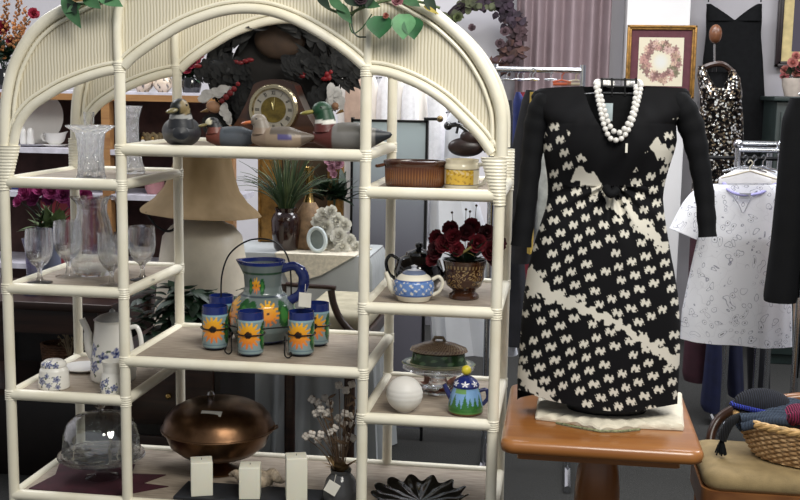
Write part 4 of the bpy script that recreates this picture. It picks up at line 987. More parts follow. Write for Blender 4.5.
# items on the unit's top
Pa, Pb = col('#c9b8a4'), col('#3d3a3c')
def potcol(sd):
    def f(p):
        th = math.atan2(p.y, p.x); q = math.sin(th*7+sd)*math.sin(p.z/k*.55+sd*2)+.6*math.sin(th*13+p.z/k*.8)
        return Pb if q > .75 else Pa
    return f
for i, (px, r_, sd, lb) in enumerate([(144, 11, 1, 'round cream pot with dark sprigs on top of the shelves, larger one'), (164, 9.5, 4, 'round black and white patterned pot on top of the shelves, smaller one')]):
    o = MB().lathe([(0, 0), (.5*r_*k, 0)]+[(r_*k*math.sin(a), r_*k*.92*(1-math.cos(a))) for a in [.6+(2.55-.6)*j/14 for j in range(15)]]+[(.5*r_*k, 1.78*r_*k), (0, 1.7*r_*k)], 60, res=.9*k).build('round_pot', M_paint, colfn=potcol(sd)); o.location = po(px, 0.14, ZT1); tag(o, lb, 'pot')
def bouquet(name, label, cat, loc, k, vase, mv, stems, mf, leafm, nleaf=40, lw=5, ll=16, hub=0, spread=1.0, flat=0.5):
    o = thing(name, label, cat, loc); MB().lathe(prof(k, vase), 28).build('vase', mv, o)
    hb = hub*k; st_ = MB(); f_ = MB()
    for (dx, dz, r_, mi) in stems:
        p = V((dx*k, random.uniform(-6, 4)*k, dz*k)); st_.tube(spline([(0, 0, hb*.6), (p.x*.4, p.y*.4, hb+(p.z-hb)*.5), p], 4), .5*k, 5)
        rosette(MB(), p, r_*k, nrm=V((dx*.02, -1, .4))).build('blossom', mf[mi], o)
    for i in range(nleaf):
        a = random.uniform(0, 6.3); e = random.uniform(-.2, 1.3); b_ = V((spread*random.uniform(-8, 8)*k, 0, hb+random.uniform(0, 8)*k)); f_.leaf(b_, b_+V((ll*k*math.cos(a)*math.cos(e), ll*flat*k*math.sin(a)*math.cos(e), ll*k*math.sin(e))), lw*k)
    st_.build('stems', M_dleaf, o); f_.build('foliage', leafm, o); return o
M_rose = mat('rose_petal', '#8d1f35', 0.7, var=.3)
bouquet('rose_arrangement', 'red roses in dark foliage on top of the shelves beside the wreath', 'flowers', po(192, .16, ZT1), k, [(0, 0), (8, 0), (10, 8), (8, 14), (0, 14)], M_jet, [(3, 28, 8, 0), (-2, 22, 6, 0), (8, 36, 6, 0), (-10, 34, 6, 0)], [M_rose], M_dleaf, 90, 6, 20, 12, 1.3)
# big dried arrangement at the top left corner
oa = bouquet('dried_flower_arrangement', 'tall orange spikes and dark red roses on top of the shelves, far left', 'flowers', po(6, .16, ZT1), k, [(0, 0), (9, 0), (11, 10), (8, 20), (0, 20)], M_jet,
   [(0, 58, 8, 0), (34, 72, 6, 0), (-16, 50, 8, 0), (-6, 40, 7, 0), (8, 46, 5, 0)], [M_rose], M_dleaf, 80, 6, 24, 26, 1.5)
M_or = mat('orange_floret', '#9a6436', 0.8, var=.35); oa['_o'] = list(oa.location)
for (x0_, z0_, x1_, z1_, n_) in [(2, 30, 8, 106, 90), (12, 44, 20, 92, 70), (10, 40, 28, 66, 40), (-6, 60, -10, 100, 50), (20, 56, 26, 80, 30)]:
    m_ = MB()
    for j in range(n_):
        t_ = j/n_; m_.ball(((x0_+(x1_-x0_)*t_+random.uniform(-4, 4)*(1.1-t_))*k, random.uniform(-5, 3)*k, (z0_+(z1_-z0_)*t_)*k), random.uniform(.9, 2.1)*k*(1.1-.5*t_), 6, 4)
    m_.build('flower_spike', M_or, oa)
# lower shelf: toys, red boxes
for i, (px, w, h, cc, lb) in enumerate([(17, 10, 9, '#3c4f9a', 'small blue toy block on the lower shelf, leftmost'), (24, 8, 12, '#b5443c', 'small red toy block beside the blue one'), (32.5, 8, 8, '#d9b23a', 'small yellow toy block right of the red one'), (41, 9, 6, '#d8d6d8', 'small white toy block right of the yellow one')]):
    o = MB().box((0, 0, h*k/2), (w*k, w*k, h*k), bev=.006).build('toy_block', mat('toy_'+str(i), cc, .35)); o.location = po(px, .12, ZL1+8*k if 0 else ZL1); tag(o, lb, 'toy', 'toy blocks on the lower shelf')
o = MB().box((0, 0, 15*k), (56*k, .2, 30*k), bev=.004).build('red_case', mat('red_case', '#7c1f2b', .6)); o.location = po(76, .13, zl-.33+2.5*k+0.0)
tag(o, 'dark red case standing on the shelf under the purple flowers', 'case'); o.scale.z = (W(76, 201, YS).z-(zl-.33+2.5*k))/(30*k)
o = MB().lathe(prof(k, [(0, 0), (7, 0), (9, 5), (9.5, 11), (8, 16), (0, 17)]), 30).build('pink_jar', mat('pink_glaze', '#b98588', .3)); o.location = po(154, .1, ZL1); tag(o, 'pink jar on the lower shelf just left of the lampshade', 'jar')
# ================================================================== BEHIND THE ÉTAGÈRE
# dark console table at far left with glass top
YT = 3.75; zt_ = W(45, 302, YT).z
xa, xb = W(-60, 300, YT).x, W(112, 300, YT).x
M_plum = mat('plum_black', '#17110f', 0.35, var=.2)
ct = thing('console_table', 'dark wooden console table with open lower shelf, far left', 'table', ((xa+xb)/2, YT, 0))
MB().box(((xa+xb)/2, YT+.22, zt_-.015), (xb-xa, .46, .03), bev=.004).build('tabletop', M_darkwood, ct, world=True)
MB().box(((xa+xb)/2, YT+.22, zt_-.075), (xb-xa-.04, .40, .09)).build('apron', M_darkwood, ct, world=True)
MB().box(((xa+xb)/2, YT+.44, zt_/2), (xb-xa-.04, .02, zt_-.06)).build('back_panel', M_plum, ct, world=True)
zs_ = W(45, 392, YT).z
MB().box(((xa+xb)/2, YT+.22, zs_-.012), (xb-xa-.03, .42, .024)).build('lower_shelf', M_darkwood, ct, world=True)
MB().box(((xa+xb)/2, YT+.23, (zs_-.03)/2), (xb-xa-.06, .38, zs_-.03), bev=.004).build('plinth', M_plum, ct, world=True)
for sx in (xa+.03, xb-.03):
    for sy in (YT+.02, YT+.42): MB().box((sx, sy, (zt_-.03)/2), (.05, .05, zt_-.03), bev=.004).build('leg', M_darkwood, ct, world=True)
k = K(YT, 60)
bk = MB()
for j in range(14):
    z = j*2.6*k
    bk.tube([V(((17+.25*j+.8*(1 if (i+j) % 2 else -1))*k*math.cos(2*PI*i/44), (12+.2*j+.6*(1 if (i+j) % 2 else -1))*k*math.sin(2*PI*i/44), z+1.3*k)) for i in range(44)], 1.4*k, 6, closed=True)
o = bk.build('wicker_hamper', mat('brown_wicker', '#6b4a33', .7, var=.3)); o.location = V((W(36, 300, YT).x, YT+.2, zs_)); tag(o, 'small brown wicker basket inside the dark console table', 'basket')
tg_ = MB()
for i in range(18):
    a = random.uniform(-.5, .5); L = random.uniform(36, 54)*k; tg_.tube(spline([(0, 0, 8*k), (L*.4*math.sin(a), random.uniform(-.03, .03), 8*k+L*.5), (L*math.sin(a), random.uniform(-.06, .05), 8*k+L*math.cos(a)*.95)], 4), .0018, 5)
    tg_.ball((L*math.sin(a), 0, 8*k+L*math.cos(a)*.9), 1.2*k, 6, 4)
to = thing('twig_arrangement', 'pale gilded twigs in a dark pot inside the console table', 'twigs', V((W(58, 300, YT).x, YT+.12, zs_)))
tg_.build('twigs', mat('gilt_twig', '#9b876a', .5, .3), to); MB().lathe(prof(k, [(0, 0), (7, 0), (9, 8), (6, 14), (0, 14)]), 24).build('pot', M_jet, to)
# magenta flowers in a blue vase on the console
mv = bouquet('magenta_flowers', 'magenta chrysanthemums with green leaves in a blue-grey vase, far left', 'flowers', V((W(27, 300, YT).x, YT+.2, zt_)), k,
   [(0, 0), (9, 0), (11, 8), (9, 40), (12, 62), (13, 66), (0, 60)], mat('blue_grey_vase', '#6d7286', .3, var=.1),
   [(-22, 98, 10, 0), (-8, 102, 11, 0), (6, 101, 10, 0), (18, 97, 9, 1), (28, 90, 8, 1), (-14, 92, 8, 1), (36, 97, 9, 0), (0, 93, 8, 1), (-28, 90, 7, 0), (42, 88, 7, 1), (14, 106, 8, 0)], [mat('magenta_petal', '#a83a78', .7, var=.25), mat('deep_magenta', '#822a60', .7, var=.25)], mat('mid_leaf', '#667a4e', .5, var=.3), 60, 9, 24, 60, 1.6)
o = MB().lathe(prof(k, [(0, 0), (8, 0), (10, 3), (5, 20), (6, 45), (9, 56), (8, 56), (5, 45), (4, 20), (0, 4)]), 30).build('glass_vase', thin_glass('lilac_glass', '#b9b3cf', 1.5, milk=.15)); o.location = V((W(17, 300, YT).x, YT+.12, zt_)); tag(o, 'tall lilac glass vase on the console, in front of the magenta flowers', 'vase')
o = MB().lathe(prof(k, [(0, 0), (13, 0), (16, 4), (19, 26), (15, 42), (16, 46), (14, 46), (13, 42), (17, 26), (14, 6), (0, 4)]), 30).build('blue_bowl_vase', mat('slate_blue_glaze', '#3d5078', .25, var=.2)); o.location = V((W(88, 300, YT).x, YT+.2, zt_)); tag(o, 'slate blue ceramic vase on the console behind the glass jug', 'vase')

# end table, lamp, plant
YL = 3.72; k = K(YL, 200); ze = W(200, 332, YL).z
en = thing('nightstand', 'dark wooden two-drawer nightstand under the bell-shaded lamp', 'table', V((W(196, 300, YL).x, YL, 0)))
MB().box((0, -.06, ze-.012), (.37, .46, .024), bev=.004).build('tabletop', M_darkwood, en)
MB().box((0, -.06, (ze-.024)/2+.02), (.34, .42, ze-.064), bev=.004).build('carcass', M_plum, en)
for i in range(2):
    dz = .10+.24*i; d_ = MB().box((0, -.274, dz+.10), (.30, .016, .20), bev=.003).build('drawer', M_darkwood, en); subthing(en, d_)
    MB().ball((0, -.288, dz+.10), .011, 10, 8).build('knob', M_brass, d_)
for sx in (-.15, .15):
    for sy in (-.25, .13): MB().box((sx, sy, .02), (.035, .035, .04)).build('foot', M_darkwood, en)
lp = thing('table_lamp', 'table lamp with tan bell shade on a wide cream base', 'lamp', V((W(203, 300, YL).x, YL, ze)))
hz = lambda py: (W(203, py, YL).z-ze)
MB().lathe([(0, 0), (46*k, 0), (48*k, .004), (45*k, hz(300)), (42*k, hz(262)), (38*k, hz(236)), (30*k, hz(226)), (8*k, hz(216)), (5*k, hz(208)), (0, hz(206))], 48).build('base', mat('cream_base', '#ded4c0', .4, var=.05), lp)
sh_ = MB(); tl = Matrix.Rotation(math.radians(3), 3, 'Y')
PR = [(58, 212.5), (56, 210), (45, 201), (36, 189), (30.5, 174), (27, 158), (25, 143)]
q = [(r*k, hz(py)) for r, py in PR]; q = q+[(r-.0025, z) for r, z in reversed(q)]+[q[0]]
sh_.lathe(q, 72, mod=lambda r, h, th: (r*(1+.015*math.cos(8*th)), h))
zc_ = hz(185); sh_.v = [tl @ (p-V((0, 0, zc_)))+V((0, 0, zc_)) for p in sh_.v]
t = NT('tan_shade'); t.P(Roughness=.8); t.b.inputs['Base Color'].default_value = (*col('#735d3c'), 1); mp = t.coord('Object', (10, 10, 4)); nz = t.n('ShaderNodeTexNoise', Scale=2.0); t.l(mp, 'Vector', nz, 'Vector')
rp = t.ramp([(.3, '#68532f'), (.7, '#786240')]); t.l(nz, 'Fac', rp, 'Fac'); t.l(rp, 'Color', t.b, 'Base Color')
sh_.build('lamp_shade', t.m, lp)
MB().tube(spline([(-40*k, -.15, hz(209)), (-30*k, -.16, hz(221)), (-18*k, -.165, hz(226)), (-9*k, -.16, hz(221)), (-4*k, -.15, hz(211))], 5), 1.2*k, 8).build('harp', M_blackm, lp)
MB().tube([(0, 0, hz(214)), (0, 0, hz(150))], .005, 8).build('stem', M_brass, lp)
k = K(3.5, 190)
lv = thing('leafy_plant', 'dark green leafy houseplant on the end table below the lamp', 'plant', V((W(188, 300, 3.49).x, 3.49, ze)))
MB().lathe(prof(k, [(0, 0), (13, 0), (16, 10), (17, 16), (0, 15)]), 30).build('pot', M_jet, lv)
for nm, m_, n_ in (('foliage', M_dleaf, 240), ('foliage', mat('fresh_leaf', '#2f5134', .45, var=.3), 40)):
    f_ = MB()
    for i in range(n_):
        a = random.uniform(0, 6.3); rr = random.uniform(6, 50); z_ = random.uniform(4, 58)
        b_ = V((rr*math.cos(a)*k, rr*math.sin(a)*k*.28, z_*k)); d = V((math.cos(a)+random.uniform(-.5, .5), random.uniform(-.9, .2), random.uniform(-.6, .7))).normalized()
        f_.leaf(b_, b_+d*random.uniform(11, 21)*k, random.uniform(11, 18)*k, bend=.3)
    f_.build(nm, m_, lv)

# white draped table
YD2 = 4.05; k = K(YD2, 300); zd = W(330, 256, YD2).z
xa, xb = W(212, 260, YD2).x, W(372, 260, YD2).x
dt = thing('draped_table', 'table covered to the floor with white cloth behind the shelf unit', 'table', ((xa+xb)/2, YD2, 0))
M_drape = mat('white_cloth', '#b4b8b9', .9, var=.04, scale=5)
cx_ = (xa+xb)/2; hx = (xb-xa)/2; hy = .17
MB().box((cx_, YD2+hy, zd-.012), (2*hx-.02, 2*hy-.02, .02)).build('tabletop', M_darkwood, dt, world=True)
def drape(u, v):
    th = 2*PI*u; c_, s_ = math.cos(th), math.sin(th); m_ = max(abs(c_), abs(s_)); 
    px_, py_ = c_/m_, s_/m_
    if v < .25: f = v/.25; z = zd+.001; gx = 1; ex = f
    else:
        f = (v-.25)/.75; z = zd-(zd-.01)*f; ex = 1+.10*f+.05*f*math.sin(26*th+2*f)+.03*f*math.sin(11*th)
    return V((cx_+hx*px_*ex, YD2+hy+hy*py_*(ex if v < .25 else 1+(ex-1)*hx/hy), z))
MB().grid(drape, 180, 26, wrap=True).build('tablecloth', M_drape, dt, world=True, fix=False)
o = MB().prism([V((-.16, -.02, 0)), V((.14, -.02, 0)), V((.17, .2, 0)), V((-.15, .22, 0))], (0, 0, 0), (0, 0, .004)).add([(-.16, -.02, .003), (.14, -.02, .003), (.02, -.028, -.07), (-.10, -.03, -.11)], [(0, 1, 2, 3)]).build('lace_runner', mat('cream_lace', '#d8d0bd', .9, var=.1, scale=90, bump=.2)); o.location = V((W(318, 256, YD2).x, YD2-.0, zd+.002)); tag(o, 'cream lace runner hanging over the front edge of the white table', 'runner')
# gilt mirror on the table
YM = 4.355; xa_, xb_ = W(259, 200, YM).x, W(347, 200, YM).x; za_, zb_ = zd+.003, W(300, 132, YM).z
gm = thing('gilt_mirror', 'tall gilt framed mirror standing at the back of the white table', 'mirror', ((xa_+xb_)/2, YM, za_))
M_gilt = mat('gilt', '#9a7238', .4, .5, var=.25, scale=40, bump=.2)
fw = 22*K(YM, 300)
mb = MB().box((xa_+fw/2, YM, (za_+zb_)/2), (fw, .03, zb_-za_), bev=.004).box((xb_-fw/2, YM, (za_+zb_)/2), (fw*.7, .03, zb_-za_), bev=.004).box(((xa_+xb_)/2, YM, za_+fw/2), (xb_-xa_-2*fw, .028, fw)).box(((xa_+xb_)/2, YM, zb_-fw/2), (xb_-xa_-2*fw, .028, fw))
mb.tube([(xa_+fw, YM-.016, za_), (xa_+fw, YM-.016, zb_)], .006, 8).tube([(xa_+.006, YM-.016, za_), (xa_+.006, YM-.016, zb_)], .006, 8)
mb.build('frame', M_gilt, gm, world=True)
MB().box(((xa_+xb_)/2, YM+.008, (za_+zb_)/2), (xb_-xa_-fw, .006, zb_-za_-fw)).build('mirror_glass', mat('dark_mirror', '#6b5a4a', .25, .3, var=.25, scale=6), gm, world=True)
# grass plant in dark vase
YG = 4.14; k = K(YG, 286); loc = V((W(286, 255, YG).x, YG, zd+.002))
gp = thing('grass_plant', 'long bladed grass plant in a dark brown glazed vase', 'plant', loc)
hv = (W(286, 208, YG).z-zd)/k
MB().lathe(prof(k, [(0, 0), (10, 0), (12, 3), (14, hv*.45), (14.5, hv*.70), (12.5, hv*.84), (10, hv*.90), (11.5, hv), (10.3, hv), (9, hv*.92), (0, hv*.85)]), 44).build('vase', mat('oxblood_glaze', '#2a1512', .15, coat=.5), gp)
for nm, n_, m_ in (('grass_blades', 72, mat('grass_blade', '#2f4526', .5, var=.3)), ('grass_blades', 40, mat('grass_blade_pale', '#5c6a45', .5, var=.3))):
    f_ = MB()
    for i in range(n_):
        a = random.uniform(0, 6.3); L = random.uniform(46, 78)*k; sp = random.uniform(.05, .9)**1.0; 
        b_ = V((5*k*math.cos(a), 5*k*math.sin(a), hv*k*.9)); pts = []
        for j in range(7):
            t_ = j/6; out = L*sp*(t_**1.5)*.95; up = L*(t_*(1-.25*sp)-.55*sp*sp*t_**2.6)
            pts.append(b_+V((out*math.cos(a), out*math.sin(a)*.6, up)))
        f_.tube(pts, [.9*k*(1-.8*j/6) for j in range(7)], 4, cap=False)
    f_.build(nm, m_, gp)
# tan bottle, white flowers, round frame, orchids
YB2 = 4.2; k = K(YB2, 312); loc = V((W(309, 255, YB2).x, YB2, zd+.002)); 
tv = thing('tan_vase', 'tan textured bottle vase with gold neck beside the grass plant', 'vase', loc)
MB().lathe(prof(k, [(0, 0), (15, 0), (17, 4), (16.5, 20), (12, 36), (6, 46), (0, 47)]), 40).build('vase_body', mat('tan_stone', '#94785a', .7, var=.25, scale=40, bump=.2), tv)
MB().lathe(prof(k, [(6, 46), (4, 52), (3.2, 66), (5.5, 80), (5, 80), (0, 66)]), 30).build('neck', M_brass, tv)
loc = V((W(330, 255, 4.17).x, 4.17, zd+.004)); 
wf = thing('white_flowers', 'cluster of white silk flowers on the white table', 'flowers', loc); k = K(4.2, 330)
M_wp = mat('white_petal', '#f1efe6', .8, var=.06)
for i, (dx, dz, r_) in enumerate([(0, 8, 9), (10, 14, 9), (-4, 22, 9), (6, 28, 9), (-6, 34, 8), (14, 4, 8), (-10, 12, 8), (2, 38, 7), (14, 24, 8), (20, 10, 7), (26, 4, 6), (-12, 28, 6)]):
    rosette(MB(), (dx*k, random.uniform(-.03, .02), dz*k), r_*k).build('blossom', M_wp, wf)
loc = V((W(317, 257, 4.09).x, 4.09, zd+.002)); k = K(4.09, 317)
rf = thing('oval_frame', 'small white oval frame with grey glass leaning on the white table', 'picture frame', loc)
Rq = Matrix.Rotation(math.radians(74), 3, 'X'); R2 = Matrix.Rotation(math.radians(-18), 3, 'Y')
def tilt(m_, k=k): m_.v = [R2 @ (Rq @ p)+V((0, 0, 13.5*k)) for p in m_.v]; return m_
tilt(MB().tube([V((8.5*k*math.cos(a), 11.5*k*math.sin(a), 0)) for a in [2*PI*i/40 for i in range(40)]], 2.0*k, 10, closed=True)).build('frame', mat('pale_blue_frame', '#c9d3d3', .4), rf)
tilt(MB().lathe([(0, -.001), (8*k, -.001), (8*k, .001), (0, .001)], 40, sy=1.35)).build('glass', mat('grey_glass', '#7f8a88', .15, .2), rf)
loc = V((W(334, 255, 4.3).x, 4.3, zd+.002)); k = K(4.3, 334)
bouquet('pink_orchid', 'pink orchid spray in dark leaves before the gilt mirror', 'flowers', loc, k, [(0, 0), (7, 0), (8, 12), (0, 12)], M_jet, [(-4, 84, 6, 0), (2, 90, 6, 0), (-2, 76, 5, 0), (4, 80, 6, 0), (0, 70, 4, 0)], [mat('orchid_petal', '#b8899b', .7, var=.2)], M_dleaf, 50, 8, 30, 44, 1.6)
# wooden armchair behind the pitcher
YA = 3.50; k = K(YA, 330)
ac = thing('armchair', 'dark wooden armchair with cream seat behind the middle shelf', 'chair', V((W(322, 320, YA).x, YA, 0)))
Pp = lambda x, y, dy=0: W(x, y, YA+dy)
zarm = Pp(310, 287).z; zseat = Pp(340, 336).z
MB().tube(spline([Pp(286, 284), Pp(305, 286), Pp(325, 287), Pp(336, 288)], 5), 2.6*k, 10, flat=.9).build('arm', M_darkwood, ac, world=True)
arc = spline([Pp(331, 290), Pp(334, 305), Pp(341, 320), Pp(353, 333), Pp(364, 339)], 5)
MB().tube(arc, 3.6*k, 10).build('arm_support', M_darkwood, ac, world=True)
for dx in (290, 350):
    for dy in (0.02, .40):
        p = Pp(dx, 345, dy); MB().tube([(p.x, p.y, 0), (p.x, p.y, zseat-.03)], .018, 10).build('leg', M_darkwood, ac, world=True)
p0, p1 = Pp(282, 340), Pp(366, 340)
MB().box(((p0.x+p1.x)/2, YA+.22, zseat-.02), (p1.x-p0.x, .46, .05), bev=.01).build('seat_frame', M_darkwood, ac, world=True)
MB().box(((p0.x+p1.x)/2+.02, YA+.23, zseat+.035), (p1.x-p0.x-.05, .42, .07), bev=.025).build('seat_cushion', mat('cream_cushion', '#b0a890', .8), ac, world=True)
MB().tube(spline([Pp(284, 284, .0), Pp(284, 310, 0), Pp(286, 345, 0)], 4), 2.6*k, 10).build('rear_support', M_darkwood, ac, world=True)
# grey folding screen with black frame
YF = 4.50; z1, z2, z0_ = W(400, 121, YF).z, W(400, 165, YF).z, .015
def sx_(px): return W(px, 200, YF).x
fs = thing('folding_screen', 'blue-grey fabric screen with thin black frame behind the right shelves', 'screen', (sx_(395), YF, 0))
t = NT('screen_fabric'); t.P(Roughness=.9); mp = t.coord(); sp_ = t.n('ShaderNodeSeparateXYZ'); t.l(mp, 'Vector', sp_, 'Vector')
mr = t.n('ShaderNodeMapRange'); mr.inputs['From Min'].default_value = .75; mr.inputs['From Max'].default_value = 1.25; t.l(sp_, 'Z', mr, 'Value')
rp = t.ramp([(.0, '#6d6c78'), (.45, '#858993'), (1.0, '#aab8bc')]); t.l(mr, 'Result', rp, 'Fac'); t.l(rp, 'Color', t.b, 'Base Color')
MB().box(((sx_(352)+sx_(426))/2, YF, (z1+.05)/2), (sx_(426)-sx_(352), .02, z1-.05)).build('panel', t.m, fs, world=True)
for px in (352, 426): MB().box((sx_(px), YF, (z1+.01)/2), (.010, .03, z1+.012)).build('frame_stile', M_blackm, fs, world=True)
MB().box(((sx_(352)+sx_(426))/2, YF, z1), (sx_(426)-sx_(352), .03, .009)).build('frame_rail', M_blackm, fs, world=True)
# rail shelf with white edge and knob
o = thing('curtain_pole', 'short dark pole with brass ball end above the grey screen', 'pole', W(426, 119, YF-.05))
MB().tube([W(424, 119, YF-.05), W(438, 119, YF-.05)], .006, 8).build('rod', M_blackm, o, world=True)
MB().ball(W(440, 119, YF-.05), 3.2*K(YF), 14, 10).build('finial', mat('aged_brass', '#7d6a48', .35, .8), o, world=True)
# white gowns and blouses on a rail beyond
YR2 = 4.75
rl = thing('garment_rail', 'chrome garment rail of white gowns behind the grey screen', 'clothes rail', (W(410, 70, YR2).x, YR2, 0))
zr = W(410, 66, YR2).z
MB().tube([(W(330, 66, YR2).x, YR2, zr), (W(498, 66, YR2).x, YR2, zr)], .012, 10).build('bar', M_steel, rl, world=True)
for px in (330, 498): MB().tube([(W(px, 66, YR2).x, YR2, 0), (W(px, 66, YR2).x, YR2, zr)], .012, 10).build('upright', M_steel, rl, world=True)
M_w2 = mat('ivory_satin', '#ebe5dd', .5, var=.06, scale=10, sheen=.3); M_w3 = mat('lace_white', '#f0eff2', .9, var=.04, scale=70, bump=.25); M_blush = mat('blush_satin', '#b79c8b', .6, var=.1); M_wb = mat('bluish_white', '#cfd3de', .8, var=.08, scale=60)
def hanger(par, px, py, w, Y, m=None):
    k_ = K(Y, px); h = W(px, py, Y)
    MB().tube(spline([h+V((-2*k_, 0, 5*k_)), h+V((0, 0, 8*k_)), h+V((2.5*k_, 0, 5*k_)), h+V((0, 0, 1.5*k_)), h, h+V((0, 0, -4*k_))], 4), .0022, 6).tube([h+V((-w/2*k_, 0, -.16*w*k_-2*k_)), h+V((0, 0, -3*k_)), h+V((w/2*k_, 0, -.16*w*k_-2*k_))], .0035, 6).build('hanger', m or M_steel, par, world=True)
def garment(name, label, cat, rows, Y, m, depth=.05, folds=5, famp=.12, group=None, hang=None, seed=0, parts=(), n=48, build=True):
    x_ = (rows[0][1]+rows[0][2])/2
    o = thing(name, label, cat, W(x_, rows[-1][0], Y), 0, group)
    cloth(rows, Y, depth, folds, famp, n=n, seed=seed).build('garment_body', m, o, world=True)
    for nm, rw, mm, dp in parts: cloth(rw, Y-.004, dp, 3, .08, seed=seed+1, n=28).build(nm, mm, o, world=True)
    if hang: hanger(o, *hang, Y)
    return o
garment('ivory_gown', 'sheer ivory gown hanging left of the third post', 'gown', [(74, 344, 352), (84, 338, 358), (110, 337, 360), (150, 340, 364), (240, 334, 366), (300, 330, 370)], YR2, M_w2, .04, 6, seed=3, hang=(348, 72, 16))
garment('blush_blouse', 'blush satin blouse hanging just left of the third post', 'blouse', [(72, 352, 360), (84, 346, 364), (110, 344, 368), (150, 346, 366)], YR2-.12, M_blush, .04, 4, seed=5, hang=(356, 70, 14))
WB = [(372, M_w2, 'ivory satin blouse hanging nearest the third post, above the screen'), (385, M_w3, 'white lace blouse hanging second along the rail above the screen'), (398, M_w2, 'ivory pointed-collar blouse third along the rail above the screen'), (410, M_w3, 'white blouse fourth along the rail above the screen'), (421, M_w2, 'ivory blouse fifth along the rail, nearest the screen edge')]
for i, (px, mm, lb) in enumerate(WB):
    garment('white_blouse', lb, 'blouse', [(76, px-2, px+3), (84, px-6, px+6), (96, px-8, px+8), (122, px-9, px+9), (150, px-10, px+10)], YR2-.03*(i % 2)-.02, mm, .035, 4, .2, group='white blouses on the rail', hang=(px, 74, 12), seed=20+i)
garment('lace_gown', 'white lace gown hanging beside the brass ball finial', 'gown', [(86, 434, 438), (96, 427, 446), (120, 428, 447), (160, 428, 448), (210, 426, 450), (240, 424, 452)], YR2-.1, M_w3, .05, 5, seed=31, hang=(436, 84, 16))
garment('bridal_gown', 'long white gown with full skirt reaching nearly to the carpet', 'gown', [(110, 452, 458), (120, 446, 466), (160, 444, 470), (200, 430, 478), (260, 428, 496), (320, 430, 512), (352, 432, 518)], 4.55, mat('bridal_satin', '#e4e7ee', .7, var=.04, scale=6), .09, 8, .18, seed=33, hang=(455, 108, 18))
# dark leather handbag hanging behind the mug
k = 1.2*K(4.3, 465); p = W(466, 141, 4.3)
hb = thing('handbag', 'dark brown leather handbag hanging behind the yellow mug', 'handbag', p)
MB().ball((0, 0, -5*k), (15*k, 6*k, 8*k), 24, 14).ball((4*k, -.004, 3*k), (9*k, 5*k, 7*k), 20, 12).build('bag_body', mat('brown_leather', '#2f1f1c', .35, var=.3, scale=30), hb)
MB().tube(spline([(-15*k, 0, 12*k), (-6*k, -.01, 13*k), (4*k, -.01, 6*k), (13*k, -.01, -2*k), (17*k, 0, -8*k)], 5), 2*k, 10).build('flap_roll', M_jet, hb)
MB().ball((-15*k, 0, 12*k), 3.6*k, 12, 8).build('toggle', M_jet, hb)
MB().tube(spline([(-8*k, 0, 6*k), (-4*k, 0, 22*k), (6*k, 0, 30*k), (10*k, 0, 12*k), (12*k, 0, 4*k)], 5), 1*k, 8).build('strap', M_jet, hb)
# ================================================================== RIGHT SIDE
# purple dried wreath on the wall
YWR = YW-.24; k = K(YWR, 480); c0 = W(482, 38, YWR)
pw = thing('dried_wreath', 'round purple dried flower wreath hanging on the wall above the chrome rail', 'wreath', c0)
tw = MB()
for i in range(26):
    r_ = random.uniform(30, 40)*k; ph = random.uniform(0, 6.3)
    tw.tube([V((r_*(1+.04*math.sin(3*a+ph))*math.cos(a), random.uniform(-.002, .002)+.02*math.sin(5*a+ph), r_*(1+.04*math.sin(3*a+ph))*math.sin(a))) for a in [2*PI*j/40 for j in range(40)]], .006, 5, closed=True)
tw.build('vine_ring', mat('purple_twig', '#33252c', .8, var=.3), pw)
for nm, cc, a0, a1, n_ in (('dried_flowers', '#4d383c', -.9, .5, 90), ('dried_leaves', '#565a40', 1.2, 3.6, 60), ('purple_sprigs', '#382a36', .3, 1.8, 90), ('russet_leaves', '#5a3f38', -1.7, -.2, 80)):
    f_ = MB()
    for i in range(n_):
        a = random.uniform(a0, a1); r_ = random.uniform(26, 42)*k; p = V((r_*math.cos(a), -random.uniform(.02, .07), r_*math.sin(a)))
        d = V((random.uniform(-1, 1), random.uniform(-.6, .2), random.uniform(-1, 1))).normalized(); f_.leaf(p, p+d*random.uniform(5, 10)*k, random.uniform(4, 7)*k, up=V((0, -1, 0)))
    f_.build(nm, mat(nm, cc, .8, var=.35), pw)
for x, y, r_ in [(458, 18, 5), (448, 20, 4), (472, 28, 4), (500, 44, 5), (505, 32, 5)]:
    rosette(MB(), W(x, y, YWR-.08)-c0, r_*k).build('dried_rose', mat('dried_rose', '#6a555a' if x > 465 else '#6f7a4c', .8, var=.3), pw)
